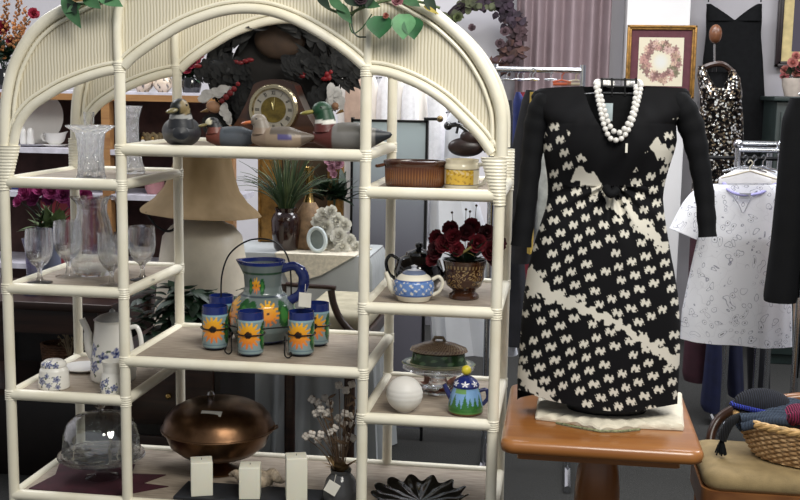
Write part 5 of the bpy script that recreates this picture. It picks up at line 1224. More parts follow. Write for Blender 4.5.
# chrome rail with dark garments
YC = 4.2; zr = W(540, 70, YC).z; xa, xb = W(494, 70, YC).x, W(583, 70, YC).x
cr2 = thing('clothes_rail', 'chrome clothes rail running behind the black and white dress', 'clothes rail', ((xa+xb)/2, YC, 0))
MB().tube([(xa, YC, zr), (xb, YC, zr)], .010, 10).build('bar', M_steel, cr2, world=True)
for x in (xa, xb):
    MB().tube([(x, YC, .012), (x, YC, zr+.02)], .011, 10).build('upright', M_steel, cr2, world=True)
    MB().tube([(x, YC-.22, .015), (x, YC+.22, .015)], .014, 8).build('foot', M_steel, cr2, world=True)
GR = [('navy_blouse', 'royal blue top hanging beside the right shelf post', 'top', [(92, 516, 520), (102, 513, 526), (180, 512, 527), (230, 512, 528)], '#23306e', 0.13),
      ('black_coat', 'long black coat hanging on the chrome rail behind the dress sleeve', 'coat', [(90, 526, 534), (100, 522, 542), (170, 507, 540), (235, 503, 534), (262, 506, 532)], '#15151b', 0.0),
      ('charcoal_skirt', 'long charcoal skirt hanging below the black coat', 'skirt', [(100, 502, 512), (180, 503, 516), (250, 504, 524), (345, 505, 530)], '#1d1e26', .27),
      ('crimson_scarf', 'crimson garment showing below the black coat', 'garment', [(92, 520, 526), (150, 516, 528), (240, 514, 531), (285, 516, 530), (296, 521, 526)], '#7a1a2a', .40),
      ('yellow_blouse', 'mustard yellow garment hanging between coat and dress', 'garment', [(92, 530, 536), (140, 528, 536), (200, 528, 535), (252, 527, 533)], '#b3953a', -.12),
      ('grey_blouse', 'pale grey garment hanging directly behind the dress', 'garment', [(92, 546, 556), (110, 538, 566), (160, 535, 568), (260, 534, 570)], '#b9bcb8', .12)]
for i, (nm, lb, ct_, rw, cc, dy) in enumerate(GR):
    px = (rw[0][1]+rw[0][2])/2
    garment(nm, lb, ct_, rw, YC+dy, mat(nm, cc, .8, var=.2, bump=.05), .055, 3, .12, hang=(px, 76, 12), seed=40+i)
for px, cc, lb in [(562, '#c05a38', 'orange plastic hanger on the chrome rail'), (576, '#b5a993', 'tan wooden hanger on the chrome rail beside the orange one')]:
    h_ = thing('clothes_hanger', lb, 'hanger', W(px, 76, YC)); hanger(h_, px, 77, 18, YC, mat('hanger_'+cc[1:], cc, .4))
    MB().tube([W(px-9, 84, YC), W(px+9, 84, YC)], .006, 8).build('hanger_bar', mat('hangerbar_'+cc[1:], cc, .4), h_, world=True)

# ---- pedestal table
YP1, YP2 = 2.60, 3.10; ztb = W(600, 454, YP1).z+.017
xa, xb = W(499.5, 450, YP1).x, W(706, 450, YP1).x
zt2 = (G(600, 387, ztb)).y; YP2 = zt2
pt = thing('pedestal_table', 'honey oak square pedestal table carrying the dress display', 'table', ((xa+xb)/2, (YP1+YP2)/2, 0))
def rrect(x0, x1, y0, y1, r, n=8):
    o = []
    for cx, cy, a0 in ((x1-r, y0+r, -PI/2), (x1-r, y1-r, 0), (x0+r, y1-r, PI/2), (x0+r, y0+r, PI)):
        o += [(cx+r*math.cos(a0+PI/2*i/n), cy+r*math.sin(a0+PI/2*i/n)) for i in range(n+1)]
    return o
def slab(x0, x1, y0, y1, r, zs):
    m_ = MB(); vs = []; L = None
    for ins, z in zs:
        o = rrect(x0+ins, x1-ins, y0+ins, y1-ins, max(.004, r-ins)); L = len(o); vs += [(x, y, z) for x, y in o]
    n_ = len(zs); fs = [tuple(range(L-1, -1, -1)), tuple((n_-1)*L+i for i in range(L))]
    for j in range(n_-1):
        for i in range(L): fs.append((j*L+i, j*L+(i+1) % L, (j+1)*L+(i+1) % L, (j+1)*L+i))
    return m_.add(vs, fs)
M_top = wood('oak_table', '#8a552a', '#a86f3a', .3, scale=2.0, stretch=(1.5, 9, 9), coat=.4)
slab(xa, xb, YP1, YP2, .035, [(.012, ztb-.034), (.003, ztb-.030), (0, ztb-.02), (0, ztb-.012), (.004, ztb-.003), (.012, ztb)]).build('tabletop', M_top, pt, world=True, smooth=50)
slab(xa+.04, xb-.05, YP1+.05, YP2-.05, .01, [(0, ztb-.058), (0, ztb-.033)]).build('apron', M_top, pt, world=True, smooth=20)
M_col = wood('oak_column', '#784822', '#9a6232', .3, scale=2.0, stretch=(9, 9, 1.5), coat=.3)
k = K(2.85, 600)
zz = ztb-.058; xc = W(598, 470, (YP1+YP2)/2).x-(xa+xb)/2
MB().lathe([(0, zz), (.047, zz), (.049, zz-.022), (.053, zz-.027), (.053, zz-.033), (.048, zz-.038), (.043, zz-.042), (.045, zz-.052), (.053, zz-.09), (.058, zz-.14), (.06, zz-.2), (.045, zz-.28), (.03, zz-.34), (.05, zz-.37), (.06, zz-.40), (.05, .08), (0, .06)][::-1], 40, c=(xc, 0, 0)).build('pedestal', M_col, pt)
for i in range(4):
    a = PI/4+i*PI/2; d = V((math.cos(a), math.sin(a), 0))
    MB().tube(spline([V((xc, 0, .12))+d*.03, V((xc, 0, .10))+d*.12, V((xc, 0, .03))+d*.22, V((xc, 0, .018))+d*.27], 5), .017, 10).build('foot', M_col, pt)
# ---- cloth pad and dress form base
YDR = 2.86
cpad = MB(); pa = [(539, 399), (610, 396), (681, 398), (683, 431), (640, 429), (600, 432), (570, 424), (536, 420)]
o_ = [G(x, y, ztb) for x, y in pa]
cen = sum(o_, V((0, 0, 0)))/len(o_)
M_padc = mat('cream_pad', '#ded6c2', .85, var=.08, scale=30, bump=.2, bscale=80)
def padfn(u, v):
    th = 2*PI*u; i = u*len(o_); a_ = o_[int(i) % len(o_)]; b_ = o_[(int(i)+1) % len(o_)]; e = a_+(b_-a_)*(i-int(i))
    zz_ = [0.001, .008, .014, .017, .017, .017][min(5, int(v*5+.001))]; s_ = [1.0, 1.012, 0.985, .9, .5, 0.0][min(5, int(v*5+.001))]
    p = cen+(e-cen)*s_; return V((p.x, p.y, ztb+zz_+(.003*math.sin(17*th)*(1 if 0 < v < .7 else 0))))
pad = MB().grid(padfn, 96, 6, wrap=True).build('cloth_pad', M_padc, origin=(cen.x, cen.y, ztb), fix=False)
tag(pad, 'folded cream cloth pad under the black dress stand', 'cloth')
trim_ = MB().tube([G(x, y, ztb)+V((0, -.002, .004)) for x, y in [(556, 424), (575, 428), (600, 432.5), (622, 432.5), (640, 430.5)]], .003, 8).build('beaded_edge', mat('green_beads', '#8a8f6a', .5, var=.4, scale=200), pad); trim_.location = (-cen.x, -cen.y, -ztb)
fb = W(606, 418, YDR); zpad = ztb+.019
form = thing('dress_form', 'black wire dress form with cage neck inside the patterned dress', 'dress form', (fb.x, YDR, zpad))
k = K(YDR, 606)
MB().lathe([(0, 0), (40*k, 0), (41*k, .004), (40*k, .018), (34*k, .034), (10*k, .045), (0, .045)], 56, sy=.62).build('base', M_blackm, form)
MB().tube([(0, 0, .04), (0, 0, W(606, 100, YDR).z-zpad)], .009, 12).build('pole', M_blackm, form)
Q = lambda x, y, Y=YDR: W(x, y, Y)
cg = MB()
for y in (79, 86, 93): cg.tube([Q(601, y, YDR-.03), Q(637, y+1, YDR-.03), Q(637, y+1, YDR+.05), Q(601, y, YDR+.05)], .0025, 7, closed=True)
for x in (602, 612, 625, 636):
    cg.tube([Q(x, 78, YDR-.03), Q(x, 96, YDR-.03)], .0025, 7)
cg.tube([Q(581, 95, YDR), Q(601, 94, YDR), Q(641, 95, YDR)], .004, 8)
for x in (603, 634): cg.tube([Q(x, 94, YDR-.02), Q(x, 150, YDR+.0)], .004, 8)
cg.build('neck_cage', M_blackm, form, world=True)
# inner black torso seen through neckline
cloth([(94, 560, 668), (110, 560, 668), (150, 556, 666), (190, 556, 660), (240, 552, 662), (390, 548, 668)], YDR+.012, .075, 3, .0, n=40).build('torso', M_black, form, world=True)
MB().box(Q(608.5, 112, YDR-.068), (8*k, .001, 17*k)).build('size_tag', mat('pale_tag', '#a9b7bb', .6), form, world=True)

# ---- the black and white patterned dress
ROWS = [(123, 546, 676), (140, 543, 677), (150, 543, 675), (162, 545, 671), (175, 547, 667), (188, 548, 664), (198, 547.5, 663), (210, 545, 664), (225, 540, 666), (240, 535, 668.5), (255, 531, 671), (270, 527.5, 674), (294, 524, 678), (325, 521, 680), (350, 519.5, 680), (375, 517.5, 679), (412, 517, 677)]
def hem(x): 
    pts = [(517, 389), (530, 394), (547, 400), (575, 406), (608, 411), (634, 411.5), (655, 408), (677, 404)]
    return interp(pts, x)[0]
bm_flowers = None
A_ = (13.6, -6.4); B_ = (4.6, 13.4)                # lattice of the printed motif, in photo pixels
det = A_[0]*B_[1]-A_[1]*B_[0]
def splash(x, y):
    n = 2.0*math.copysign(1, math.sin(x*.52+1.3*math.sin(y*.31)))*abs(math.sin(x*.52+1.3*math.sin(y*.31)))**.4+1.2*math.sin(y*.7+x*.21)
    def band(x0, y0, x1, y1, w0, w1):
        dx, dy = x1-x0, y1-y0; L = math.hypot(dx, dy); t_ = ((x-x0)*dx+(y-y0)*dy)/L/L
        if t_ < 0 or t_ > 1: return False
        return abs((x-x0)*dy-(y-y0)*dx)/L < (w0+(w1-w0)*t_)*.62+n*.95
    return (band(524, 274, 556, 300, 16, 9) or band(556, 296, 612, 322, 8, 7) or band(608, 318, 648, 344, 6, 6) or band(644, 340, 680, 364, 6, 10)
            or band(514, 370, 546, 398, 9, 6) or band(545, 398, 560, 406, 5, 4) or band(574, 173, 602, 184, 11, 13) or band(592, 184, 610, 178, 6, 5)
            or band(604, 190, 624, 214, 9, 7) or band(626, 206, 640, 224, 6, 6) or band(634, 218, 668, 250, 9, 5) or band(650, 141, 672, 160, 8, 9) or band(592, 194, 606, 186, 3, 2))
def tooth(s, t_):
    s -= math.floor(s+.5); t_ -= math.floor(t_+.5)
    if abs(s-.14) < .18 and abs(t_-.11) < .18: return abs(s-.24)+abs(t_-.22) > .09
    if abs(s+.13) < .18 and abs(t_+.12) < .185: return abs(s+.24)+abs(t_+.24) > .09
    if abs(s-.27) < .055 and abs(t_+.06) < .10: return True
    if abs(s+.28) < .055 and abs(t_-.05) < .10: return True
    return False
WHT = col('#d8d3c6'); BLK = col('#0d0d10')
def yoke(x, y):                                     # plain black bodice reaching down to a point
    if y < 118: return True
    if y < 196:
        xl_ = interp([(118, 545), (126, 566), (196, 609)], y)[0]; xr_ = interp([(118, 674), (130, 662), (150, 647), (196, 618)], y)[0]
        return xl_ < x < xr_
    return False
def printcol(x, y):
    if yoke(x, y): return BLK
    if splash(x, y): return WHT
    wx_ = x+1.6*math.sin(y*.07)+1.2*math.sin(x*.11+y*.05); wy_ = y+2.2*math.sin(x*.055+.4)
    dx, dy = wx_-600, wy_-260
    s = (dx*B_[1]-dy*B_[0])/det; t_ = (dy*A_[0]-dx*A_[1])/det
    h = math.sin(math.floor(s+.5)*12.9898+math.floor(t_+.5)*78.233)*43758.5453; h -= math.floor(h)
    if h < .06: return BLK
    return WHT if tooth(s+.05*(h-.5), t_) else BLK
dr = thing('patterned_dress', 'black and white printed long-sleeved dress on the oak table stand', 'dress', (fb.x, YDR, zpad))
ROWS = [(86, 540, 686), (89, 534, 689), (94, 531, 691), (100, 532, 691), (110, 537, 686)]+ROWS
NECK = [(80, 583, 647), (86, 583, 646), (93, 585, 643), (100, 587, 641), (110, 591, 638), (118, 595, 634), (126, 600, 630), (133, 607, 625), (137, 613, 620)]
NX, NY = 200, 330
Y0r, Y1r = 86, 412
FD = .105
def depth_of(u, x, y):
    b = math.sqrt(max(0, 1-abs(u)**2.2)); sh_ = min(1, max(0, (y-86)/40)); sh_ = .30+.70*sh_*sh_*(3-2*sh_)
    waist = math.exp(-((y-192)/26)**2); bust = math.exp(-((y-142)/24)**2)
    d = FD*b*(1-.28*waist)*sh_+.012*bust*(math.exp(-((abs(u)-.45)/.28)**2))
    if y > 186:                                     # gathers radiating from the waist knot
        ang = math.atan2(x-612, max(4, y-182)); fade = math.exp(-((y-200)/42)**2)
        d += .0065*fade*math.sin(ang*15)*b+.0045*math.sin(u*9+y*.012)*b*min(1, (y-186)/80)
    else:
        d += .004*math.sin((x-612)*.22+(y-186)*.10)*b*math.exp(-((y-180)/24)**2)
        d += .0022*math.sin(abs(x-612)*.30-(y-90)*.12)*b*math.exp(-((y-118)/22)**2)
    return d
vs = []; cs_ = []; fs = []; xy = []
for j in range(NY+1):
    t_ = j/NY
    for i in range(NX+1):
        u = i/NX*2-1; yb = Y0r+(Y1r-Y0r)*t_; y = yb
        for _ in range(3):
            xl_, xr_ = interp(ROWS, y); x = (xl_+xr_)/2+(xr_-xl_)/2*u; y = Y0r+(hem(x)-Y0r)*t_
        if y < 125: y += 2.5*(1-t_*4)*abs(u)**3 if t_ < .25 else 0   # shoulders slope down to the arms
        vs.append(W(x, y, YDR-depth_of(u, x, y))); cs_.append(printcol(x, y)); xy.append((x, y))
for j in range(NY):
    for i in range(NX):
        a = j*(NX+1)+i; mx_ = sum(xy[q][0] for q in (a, a+1, a+NX+2, a+NX+1))/4; my_ = sum(xy[q][1] for q in (a, a+1, a+NX+2, a+NX+1))/4
        if my_ < 137:
            n0, n1 = interp(NECK, my_)
            if n0 < mx_ < n1: continue
        fs.append((a, a+1, a+NX+2, a+NX+1))
m_ = MB().add(vs, fs); it = iter(cs_)
t = NT('printed_jersey'); t.P(Roughness=.8); t.b.inputs['Specular IOR Level'].default_value = .2; a_ = t.n('ShaderNodeAttribute'); a_.attribute_name = 'Col'; t.l(a_, 'Color', t.b, 'Base Color'); M_print = t.m
m_.build('skirt_and_bodice', M_print, dr, world=True, colfn=lambda p: next(it), fix=False, smooth=0)
M_jer = mat('black_jersey', '#0d0e11', .8, var=.15, scale=20, bump=.05, bscale=300, spec=.2)
bvs = []
for j in range(41):
    y0_ = 122+(400-122)*j/40; xl_, xr_ = interp(ROWS, y0_)
    for i in range(25):
        th = PI*i/24; u = math.cos(th); p = W((xl_+xr_)/2+(xr_-xl_)/2*u, y0_, YDR); bvs.append(p+V((0, .085*math.sin(th), 0)))
bk = MB().add(bvs, [(j*25+i, j*25+i+1, (j+1)*25+i+1, (j+1)*25+i) for j in range(40) for i in range(24)])
bvs = []                                            # shoulders and upper back
for j in range(8):
    for i in range(41):
        u = i/40*2-1; x = 613+73*u; b = math.sqrt(max(0, 1-abs(u)**2.2)); t_ = j/7
        y0_ = 86+2.5*abs(u)**3
        if j < 3: p = W(x, y0_, YDR)+V((0, -.03*b+(.03*b+.045*b)*t_/(2/7)*1.0, -.004*t_))
        else: p = W(613+(73-8*(t_-.28))*u, y0_+(124-y0_)*(j-2)/5, YDR)+V((0, .045*b+.04*b*(j-2)/5, 0))
        bvs.append(p)
bk.add(bvs, [(j*41+i, j*41+i+1, (j+1)*41+i+1, (j+1)*41+i) for j in range(7) for i in range(40) if not (j < 2 and 583 < 613+73*((i+.5)/40*2-1) < 645)])
bk.build('back_panel', M_jer, dr, world=True, fix=False)
def sleeve(pts, rs):
    P_ = spline([W(x, y, Y) for x, y, Y in pts], 6); R_ = []
    for a, b in zip(rs, rs[1:]): R_ += [a+(b-a)*i/6 for i in range(6)]
    R_.append(rs[-1]); kk_ = K(YDR, 600); R_ = [r*kk_*(1+.05*math.sin(i*1.7)) for i, r in enumerate(R_)]
    return MB().tube(P_, R_, 22, flat=1.0)
sleeve([(552, 98, YDR-.005), (543, 104, YDR-.005), (536.5, 125, YDR), (531.5, 160, YDR), (526, 205, YDR-.005), (521, 246, YDR-.01)], [8, 12.5, 12.5, 10.5, 10.5, 10.5]).build('sleeve', M_jer, dr, world=True)
sleeve([(668, 98, YDR-.005), (680, 104, YDR-.005), (691, 126, YDR), (699, 160, YDR), (705, 200, YDR), (707.5, 237, YDR-.01)], [8, 12.5, 13, 10.5, 9.5, 9]).build('sleeve', M_jer, dr, world=True)
kn = MB().tube(spline([W(606, 188, YDR-.095), W(611, 194, YDR-.112), W(617, 190, YDR-.1)], 4), .011, 12).build('waist_knot', M_jer, dr, world=True)
MB().box(Q(626.5, 148, YDR-.122), (2.2*k, .001, 9*k)).build('price_tag', M_tag, dr, world=True)
# ---- pearls: two strands round the neck cage
pn = thing('pearl_necklace', 'double strand of large white pearls hanging at the dress neckline', 'necklace', W(618, 100, YDR-.08))
M_pearl = NT('pearl'); M_pearl.P(Roughness=.18); M_pearl.b.inputs['Base Color'].default_value = (*col('#dad7d2'), 1); M_pearl.b.inputs['Coat Weight'].default_value = .5; M_pearl = M_pearl.m
def strand(pts, n, r, nm):
    P_ = spline([W(x, y, YDR-dy) for x, y, dy in pts], 24); tot = [0]
    for a, b in zip(P_, P_[1:]): tot.append(tot[-1]+(b-a).length)
    first = None
    for i in range(n):
        d = tot[-1]*i/n
        for j in range(len(P_)-1):
            if tot[j] <= d <= tot[j+1]: p = P_[j]+(P_[j+1]-P_[j])*((d-tot[j])/max(1e-9, tot[j+1]-tot[j])); break
        q = p-V(pn['_o'])
        if first is None: first = MB().ball((0, 0, 0), r*k, 14, 9).build('pearl', M_pearl, pn); first.location = q
        else: o = first.copy(); C.objects.link(o); o.parent = pn; o.location = q
strand([(612, 83, -.055), (600, 82, -.02), (596, 83, .035), (597, 93, .055), (600, 108, .085), (604, 125, .108), (610, 138, .118), (618, 140, .121), (625, 135, .118), (632, 122, .108), (637, 105, .085), (640, 92, .055), (641, 84, .035), (636, 82, -.02), (625, 83, -.055)], 42, 2.75, 'a')
strand([(612, 86, -.05), (602, 84, -.015), (598, 85, .04), (601, 97, .062), (605, 112, .092), (610, 126, .112), (617, 133, .120), (625, 128, .114), (632, 114, .098), (635, 100, .07), (636, 88, .045), (634, 84, -.015), (625, 86, -.05)], 33, 2.75, 'b')

# ---- framed wreath print on the pillar, second picture on the wall
YPF = YW-.35-.03
def framed(name, label, x0, x1, y0, y1, Y, fw, fm, mm, mw, artfn, par=None):
    a = W(x0, y1, Y); b = W(x1, y0, Y); cx, cz, w, h = (a.x+b.x)/2, (a.z+b.z)/2, b.x-a.x, b.z-a.z
    o = thing(name, label, 'picture', (cx, Y, cz)); kk_ = K(Y, (x0+x1)/2); f = fw*kk_; mt = mw*kk_
    m_ = MB(); 
    for ins, pr, wd in ((0, .03, f*.55), (f*.5, .02, f*.5)):
        W2, H2 = w/2-ins, h/2-ins
        m_.box((0, -pr/2+.015, H2-wd/2), (2*W2, pr, wd), bev=.003).box((0, -pr/2+.015, -H2+wd/2), (2*W2, pr, wd), bev=.003).box((-W2+wd/2, -pr/2+.015, 0), (wd, pr, 2*H2), bev=.003).box((W2-wd/2, -pr/2+.015, 0), (wd, pr, 2*H2), bev=.003)
    m_.build('frame', fm, o)
    MB().box((0, .008, 0), (w-1.6*f, .004, h-1.6*f)).build('mat_board', mm, o)
    aw, ah = w/2-f-mt, h/2-f-mt
    g = MB().grid(lambda u, v: V(((2*u-1)*aw, .0045, (1-2*v)*ah)), 110, 110); g.build('print', M_paper, o, colfn=lambda p: artfn(p.x/aw, p.z/ah), fix=False, smooth=0)
    return o
M_paper = vmat('art_paper', .8)
PC = col('#d6cdb4'); 
WF = [(random.uniform(0, 6.28), random.uniform(.52, .86), random.uniform(.09, .19), random.choice(['#b58a80', '#8f6b66', '#c9ab96', '#7a5a55', '#a98d78', '#6f6a52', '#c4a59b'])) for _ in range(170)]
WF = [(r_*math.cos(a), r_*math.sin(a), s_, col(c_)) for a, r_, s_, c_ in WF]
def wreath_art(x, y):
    out = PC
    r_ = math.hypot(x, y)
    if r_ < .38: return mix(col('#d3d2cb'), PC, max(0, r_/.38)**2)
    for fx, fy, s_, c_ in WF:
        d = math.hypot(x-fx, y-fy); an = math.atan2(y-fy, x-fx)
        if d < s_*(.75+.25*math.cos(5*an+fx*9)): out = mix(c_, (0.1, .06, .05), .45) if d < s_*.25 else mix(c_, out, .15)
    return out
framed('framed_print', 'square gold framed print of a dried flower wreath, maroon mat, on the pillar', 624.5, 697.5, 25.5, 97.5, YPF, 4.5, M_gilt, mat('maroon_mat', '#5c3038', .8), 7.5, wreath_art)
def still_art(x, y):
    if math.hypot(x-.1, y+.1) < .55: return mix(col('#6a5470'), col('#9c7f8f'), .5+.5*math.sin(9*x+7*y))
    return col('#4a4450')
framed('framed_picture', 'dark framed picture with cream mat at the top right corner', 774.5, 870, -40, 67, YW-.05, 6, mat('dark_frame', '#211418', .35), mat('cream_mat', '#cdb985', .8), 10, still_art)
# ---- black slip dress on the wall
YSL = YW-.16
sl = thing('slip_dress', 'long black slip dress with thin straps hanging high on the wall', 'dress', W(735, 190, YSL))
cloth([(20, 706, 762), (34, 706, 761), (60, 703, 763), (100, 700, 765), (150, 698, 768), (200, 697, 770), (236, 697, 771)], YSL, .05, 5, .12, seed=61).build('dress_body', M_black, sl, world=True)
for rows_ in ([(4, 706.5, 711), (9, 706.5, 719), (15, 706, 728), (21, 706, 736)], [(4, 757, 762), (9, 749, 762), (15, 741, 762), (21, 734, 762)]):
    cloth(rows_, YSL, .04, 2, .0, n=24, step=2).build('bodice_cup', M_black, sl, world=True)
for a, b in (((709, -30), (708.5, 2)), ((761, -30), (761, 2))): MB().tube([W(*a, YSL), W(*b, YSL)], .004, 6).build('strap', M_black, sl, world=True)
hanger(sl, 735, -36, 56, YSL)
# ---- sequin dress on a hanger with a wooden ball top
YSQ = 5.6; k = K(YSQ, 720)
t = NT('sequins'); t.P(Roughness=.22, Metallic=.85); mp = t.coord(); vo = t.n('ShaderNodeTexVoronoi', Scale=120.0); t.l(mp, 'Vector', vo, 'Vector')
sc_ = t.n('ShaderNodeSeparateColor'); t.l(vo, 'Color', sc_, 'Color')
rp = t.ramp([(0.0, '#0c0a0a'), (.42, '#2a2320'), (.60, '#5d5145'), (.74, '#94836a'), (.82, '#d4cfc6'), (.92, '#ffffff')], 'CONSTANT'); t.l(sc_, 'Red', rp, 'Fac'); t.l(rp, 'Color', t.b, 'Base Color'); t.bump(sc_, 'Green', .9, .03); M_seq = t.m
sq = thing('sequin_dress', 'gold and black sequinned dress hanging in front of the black slip dress', 'dress', W(722, 220, YSQ))
cloth([(88, 706, 738), (96, 702, 741), (112, 699, 743), (140, 697, 744), (200, 690, 746), (235, 686, 748)], YSQ, .07, 4, .1, seed=63, n=64).build('dress_body', M_seq, sq, world=True)
for rows_ in ([(66, 698, 705), (76, 697, 709), (90, 699, 718), (98, 700, 722)], [(70, 729, 735), (78, 727, 740), (90, 722, 742), (98, 718, 742)]):
    cloth(rows_, YSQ-.01, .06, 2, .0, n=28, step=2).build('shoulder', M_seq, sq, world=True)
cloth([(72, 704, 730), (90, 706, 734), (110, 708, 734)], YSQ+.03, .02, 2, 0, n=24).build('lining', M_black, sq, world=True)
hd2 = thing('display_stand', 'display stand neck with brown wooden ball above the sequin dress', 'stand', W(716, 60, YSQ))
MB().ball(W(715.5, 34, YSQ), (6.4*k, 6.4*k, 9.5*k), 24, 16).build('wooden_ball', wood('ball_wood', '#553421', '#74492f', .35), hd2, world=True)
MB().tube([W(714.5, 44, YSQ), W(714.5, 66, YSQ)], .005, 8).build('rod', M_steel, hd2, world=True)
MB().tube(spline([W(699, 72, YSQ+.01), W(708, 66, YSQ), W(722, 64, YSQ), (W(733, 72, YSQ+.01))], 4), .014, 8).build('shoulder_bar', M_darkwood, hd2, world=True)
MB().tube([W(714.5, 66, YSQ+.12), (W(714.5, 66, YSQ).x, YSQ+.12, 0.02)], .012, 8).build('pole', M_blackm, hd2, world=True)
# ---- printed white blouse and rack
YBL = 4.3; YRK = 4.75
t = NT('sketch_print'); t.P(Roughness=.85); mp = t.coord('Object', (1, 1, 1)); nz = t.n('ShaderNodeTexNoise', Scale=9.0, Detail=2.0); t.l(mp, 'Vector', nz, 'Vector')
mx = t.n('ShaderNodeMixRGB'); mx.inputs['Fac'].default_value = .12; t.l(mp, 'Vector', mx, 'Color1'); t.l(nz, 'Color', mx, 'Color2')
v1 = t.n('ShaderNodeTexVoronoi', Scale=36.0); t.l(mx, 'Color', v1, 'Vector')
r1 = t.ramp([(0.0, '#3c3c48'), (.08, '#6a6a76'), (.14, '#f4f5fc'), (.30, '#f4f5fc'), (.34, '#85859a'), (.38, '#f4f5fc')]); t.l(v1, 'Distance', r1, 'Fac')
v2 = t.n('ShaderNodeTexVoronoi', Scale=17.0); v2.feature = 'DISTANCE_TO_EDGE'; t.l(mx, 'Color', v2, 'Vector')
r2 = t.ramp([(0.0, '#a9a9b4'), (.018, '#ffffff')]); t.l(v2, 'Distance', r2, 'Fac')
n3 = t.n('ShaderNodeTexNoise', Scale=5.0); t.l(mp, 'Vector', n3, 'Vector'); r3 = t.ramp([(.30, '#000000'), (.38, '#ffffff')]); t.l(n3, 'Fac', r3, 'Fac')
m1 = t.n('ShaderNodeMixRGB', blend_type='MULTIPLY'); m1.inputs['Fac'].default_value = .22; t.l(r1, 'Color', m1, 'Color1'); t.l(r2, 'Color', m1, 'Color2')
m2 = t.n('ShaderNodeMixRGB'); t.l(r3, 'Color', m2, 'Fac'); m2.inputs['Color1'].default_value = (*col('#f4f5fc'), 1); t.l(m1, 'Color', m2, 'Color2'); t.l(m2, 'Color', t.b, 'Base Color'); M_bl = t.m
bl_ = thing('printed_blouse', 'white short-sleeved blouse with fine sketch print and scalloped hem', 'blouse', W(738, 345, YBL))
def blouse_rows(): return [(184, 712, 776), (190, 702, 784), (200, 700, 788), (240, 697, 790), (280, 688, 791), (310, 682, 792), (338, 680, 792)]
m_ = MB(); rows_ = blouse_rows(); N = 44; n_ = 90; vs = []
for j in range(N+1):
    t_ = j/N; yb = 184+(338-184)*t_
    xl_, xr_ = interp(rows_, yb)
    for i in range(n_):
        th = 2*PI*i/n_; c_ = math.copysign(abs(math.cos(th))**.8, math.cos(th)); x = (xl_+xr_)/2+(xr_-xl_)/2*c_; y = yb+(x-680)/112*8*t_
        if math.sin(th) > 0 and t_ < .25: y += 0
        p = W(x, y, YBL); f = 1+.12*t_*math.sin(6*th+1)+.06*t_*math.sin(11*th); vs.append(p+V((0, -.075*math.sin(th)*f*(.5+.5*min(1, t_*3)), 0)))
m_.add(vs, [(j*n_+i, j*n_+(i+1) % n_, (j+1)*n_+(i+1) % n_, (j+1)*n_+i) for j in range(N) for i in range(n_)]).build('blouse_body', M_bl, bl_, world=True, fix=False)
P_ = spline([W(708, 192, YBL), W(695, 208, YBL-.01), W(683, 234, YBL-.02)], 8); kk_ = K(YBL, 690)
MB().tube(P_, [(11+4*i/(len(P_)-1))*kk_ for i in range(len(P_))], 24, cap=False).build('sleeve', M_bl, bl_, world=True)
P_ = spline([W(779, 192, YBL), W(790, 208, YBL-.0), W(800, 232, YBL+.02)], 8)
MB().tube(P_, [(10+3*i/(len(P_)-1))*kk_ for i in range(len(P_))], 24, cap=False).build('sleeve', M_bl, bl_, world=True)
M_lav = mat('lavender_trim', '#8d8ab8', .8)
MB().tube(spline([W(724, 183, YBL+.03), W(729, 190, YBL-.045), W(742, 195, YBL-.075), W(760, 193, YBL-.05), W(776, 184, YBL+.02)], 6), 2.1*kk_, 8, flat=.6).build('collar_binding', M_lav, bl_, world=True)
MB().box(W(745, 196, YBL-.078), (11*kk_, .001, 6*kk_), Matrix.Rotation(0.1, 3, 'X')).build('neck_label', mat('label_white', '#d5d8e6', .7), bl_, world=True)
MB().tube(spline([W(733, 196, YBL-.078), W(739, 205, YBL-.082), W(743, 213, YBL-.084), W(748, 204, YBL-.082), W(752, 196, YBL-.076)], 4), .0018, 6).build('neck_placket', mat('grey_piping', '#b3b3bf', .7), bl_, world=True)
hanger(bl_, 750, 168, 56, YBL, mat('ivory_hanger', '#cfc6b4', .4))
rk = thing('garment_rack', 'chrome garment rack end with hangers beyond the printed blouse', 'clothes rack', (W(750, 150, YRK).x, YRK, 0))
zr = W(760, 150, YRK).z
for dy in (0, .10): MB().tube([(W(738, 150, YRK).x, YRK+dy, zr+dy*.2), (W(783, 150, YRK).x, YRK+dy, zr+dy*.2)], .012, 10).build('bar', M_steel, rk, world=True)
MB().tube([(W(690, 157, YRK).x, YRK+.1, zr-.04), (W(783, 157, YRK).x, YRK+.1, zr-.04)], .008, 8).build('lower_bar', M_blackm, rk, world=True)
for px, dy in ((781, 0), (738, 0), (781, .25)): MB().tube([(W(px, 150, YRK).x, YRK+dy, .012), (W(px, 150, YRK).x, YRK+dy, zr+.02)], .012, 10).build('upright', M_steel if px > 750 else M_steel, rk, world=True)
for px in (738, 781): MB().ball((W(px, 150, YRK).x, YRK, zr+.022), .02, 12, 8).build('end_cap', M_steel, rk, world=True)
MB().tube([(W(738, 150, YRK).x, YRK-.2, .014), (W(738, 150, YRK).x, YRK+.3, .014)], .013, 8).tube([(W(781, 150, YRK).x, YRK-.2, .014), (W(781, 150, YRK).x, YRK+.3, .014)], .013, 8).build('foot', M_steel, rk, world=True)
ZB_ = [(745, M_white, 'ivory blouse on the second hanger, just behind the printed blouse'), (754, M_w2, 'cream blouse on the third hanger behind the printed blouse'), (763, M_wb, 'bluish blouse on the fourth hanger behind the printed blouse')]
for i, (px, mm, lb) in enumerate(ZB_):
    garment('hanging_blouse', lb, 'blouse', [(170, px-10, px+12), (178, px-26, px+26), (200, px-28, px+28), (300, px-30, px+26)], 4.46+.1*i, mm, .03, 4, .1, group='blouses on the rack', hang=(px, 163, 44), seed=70+i)
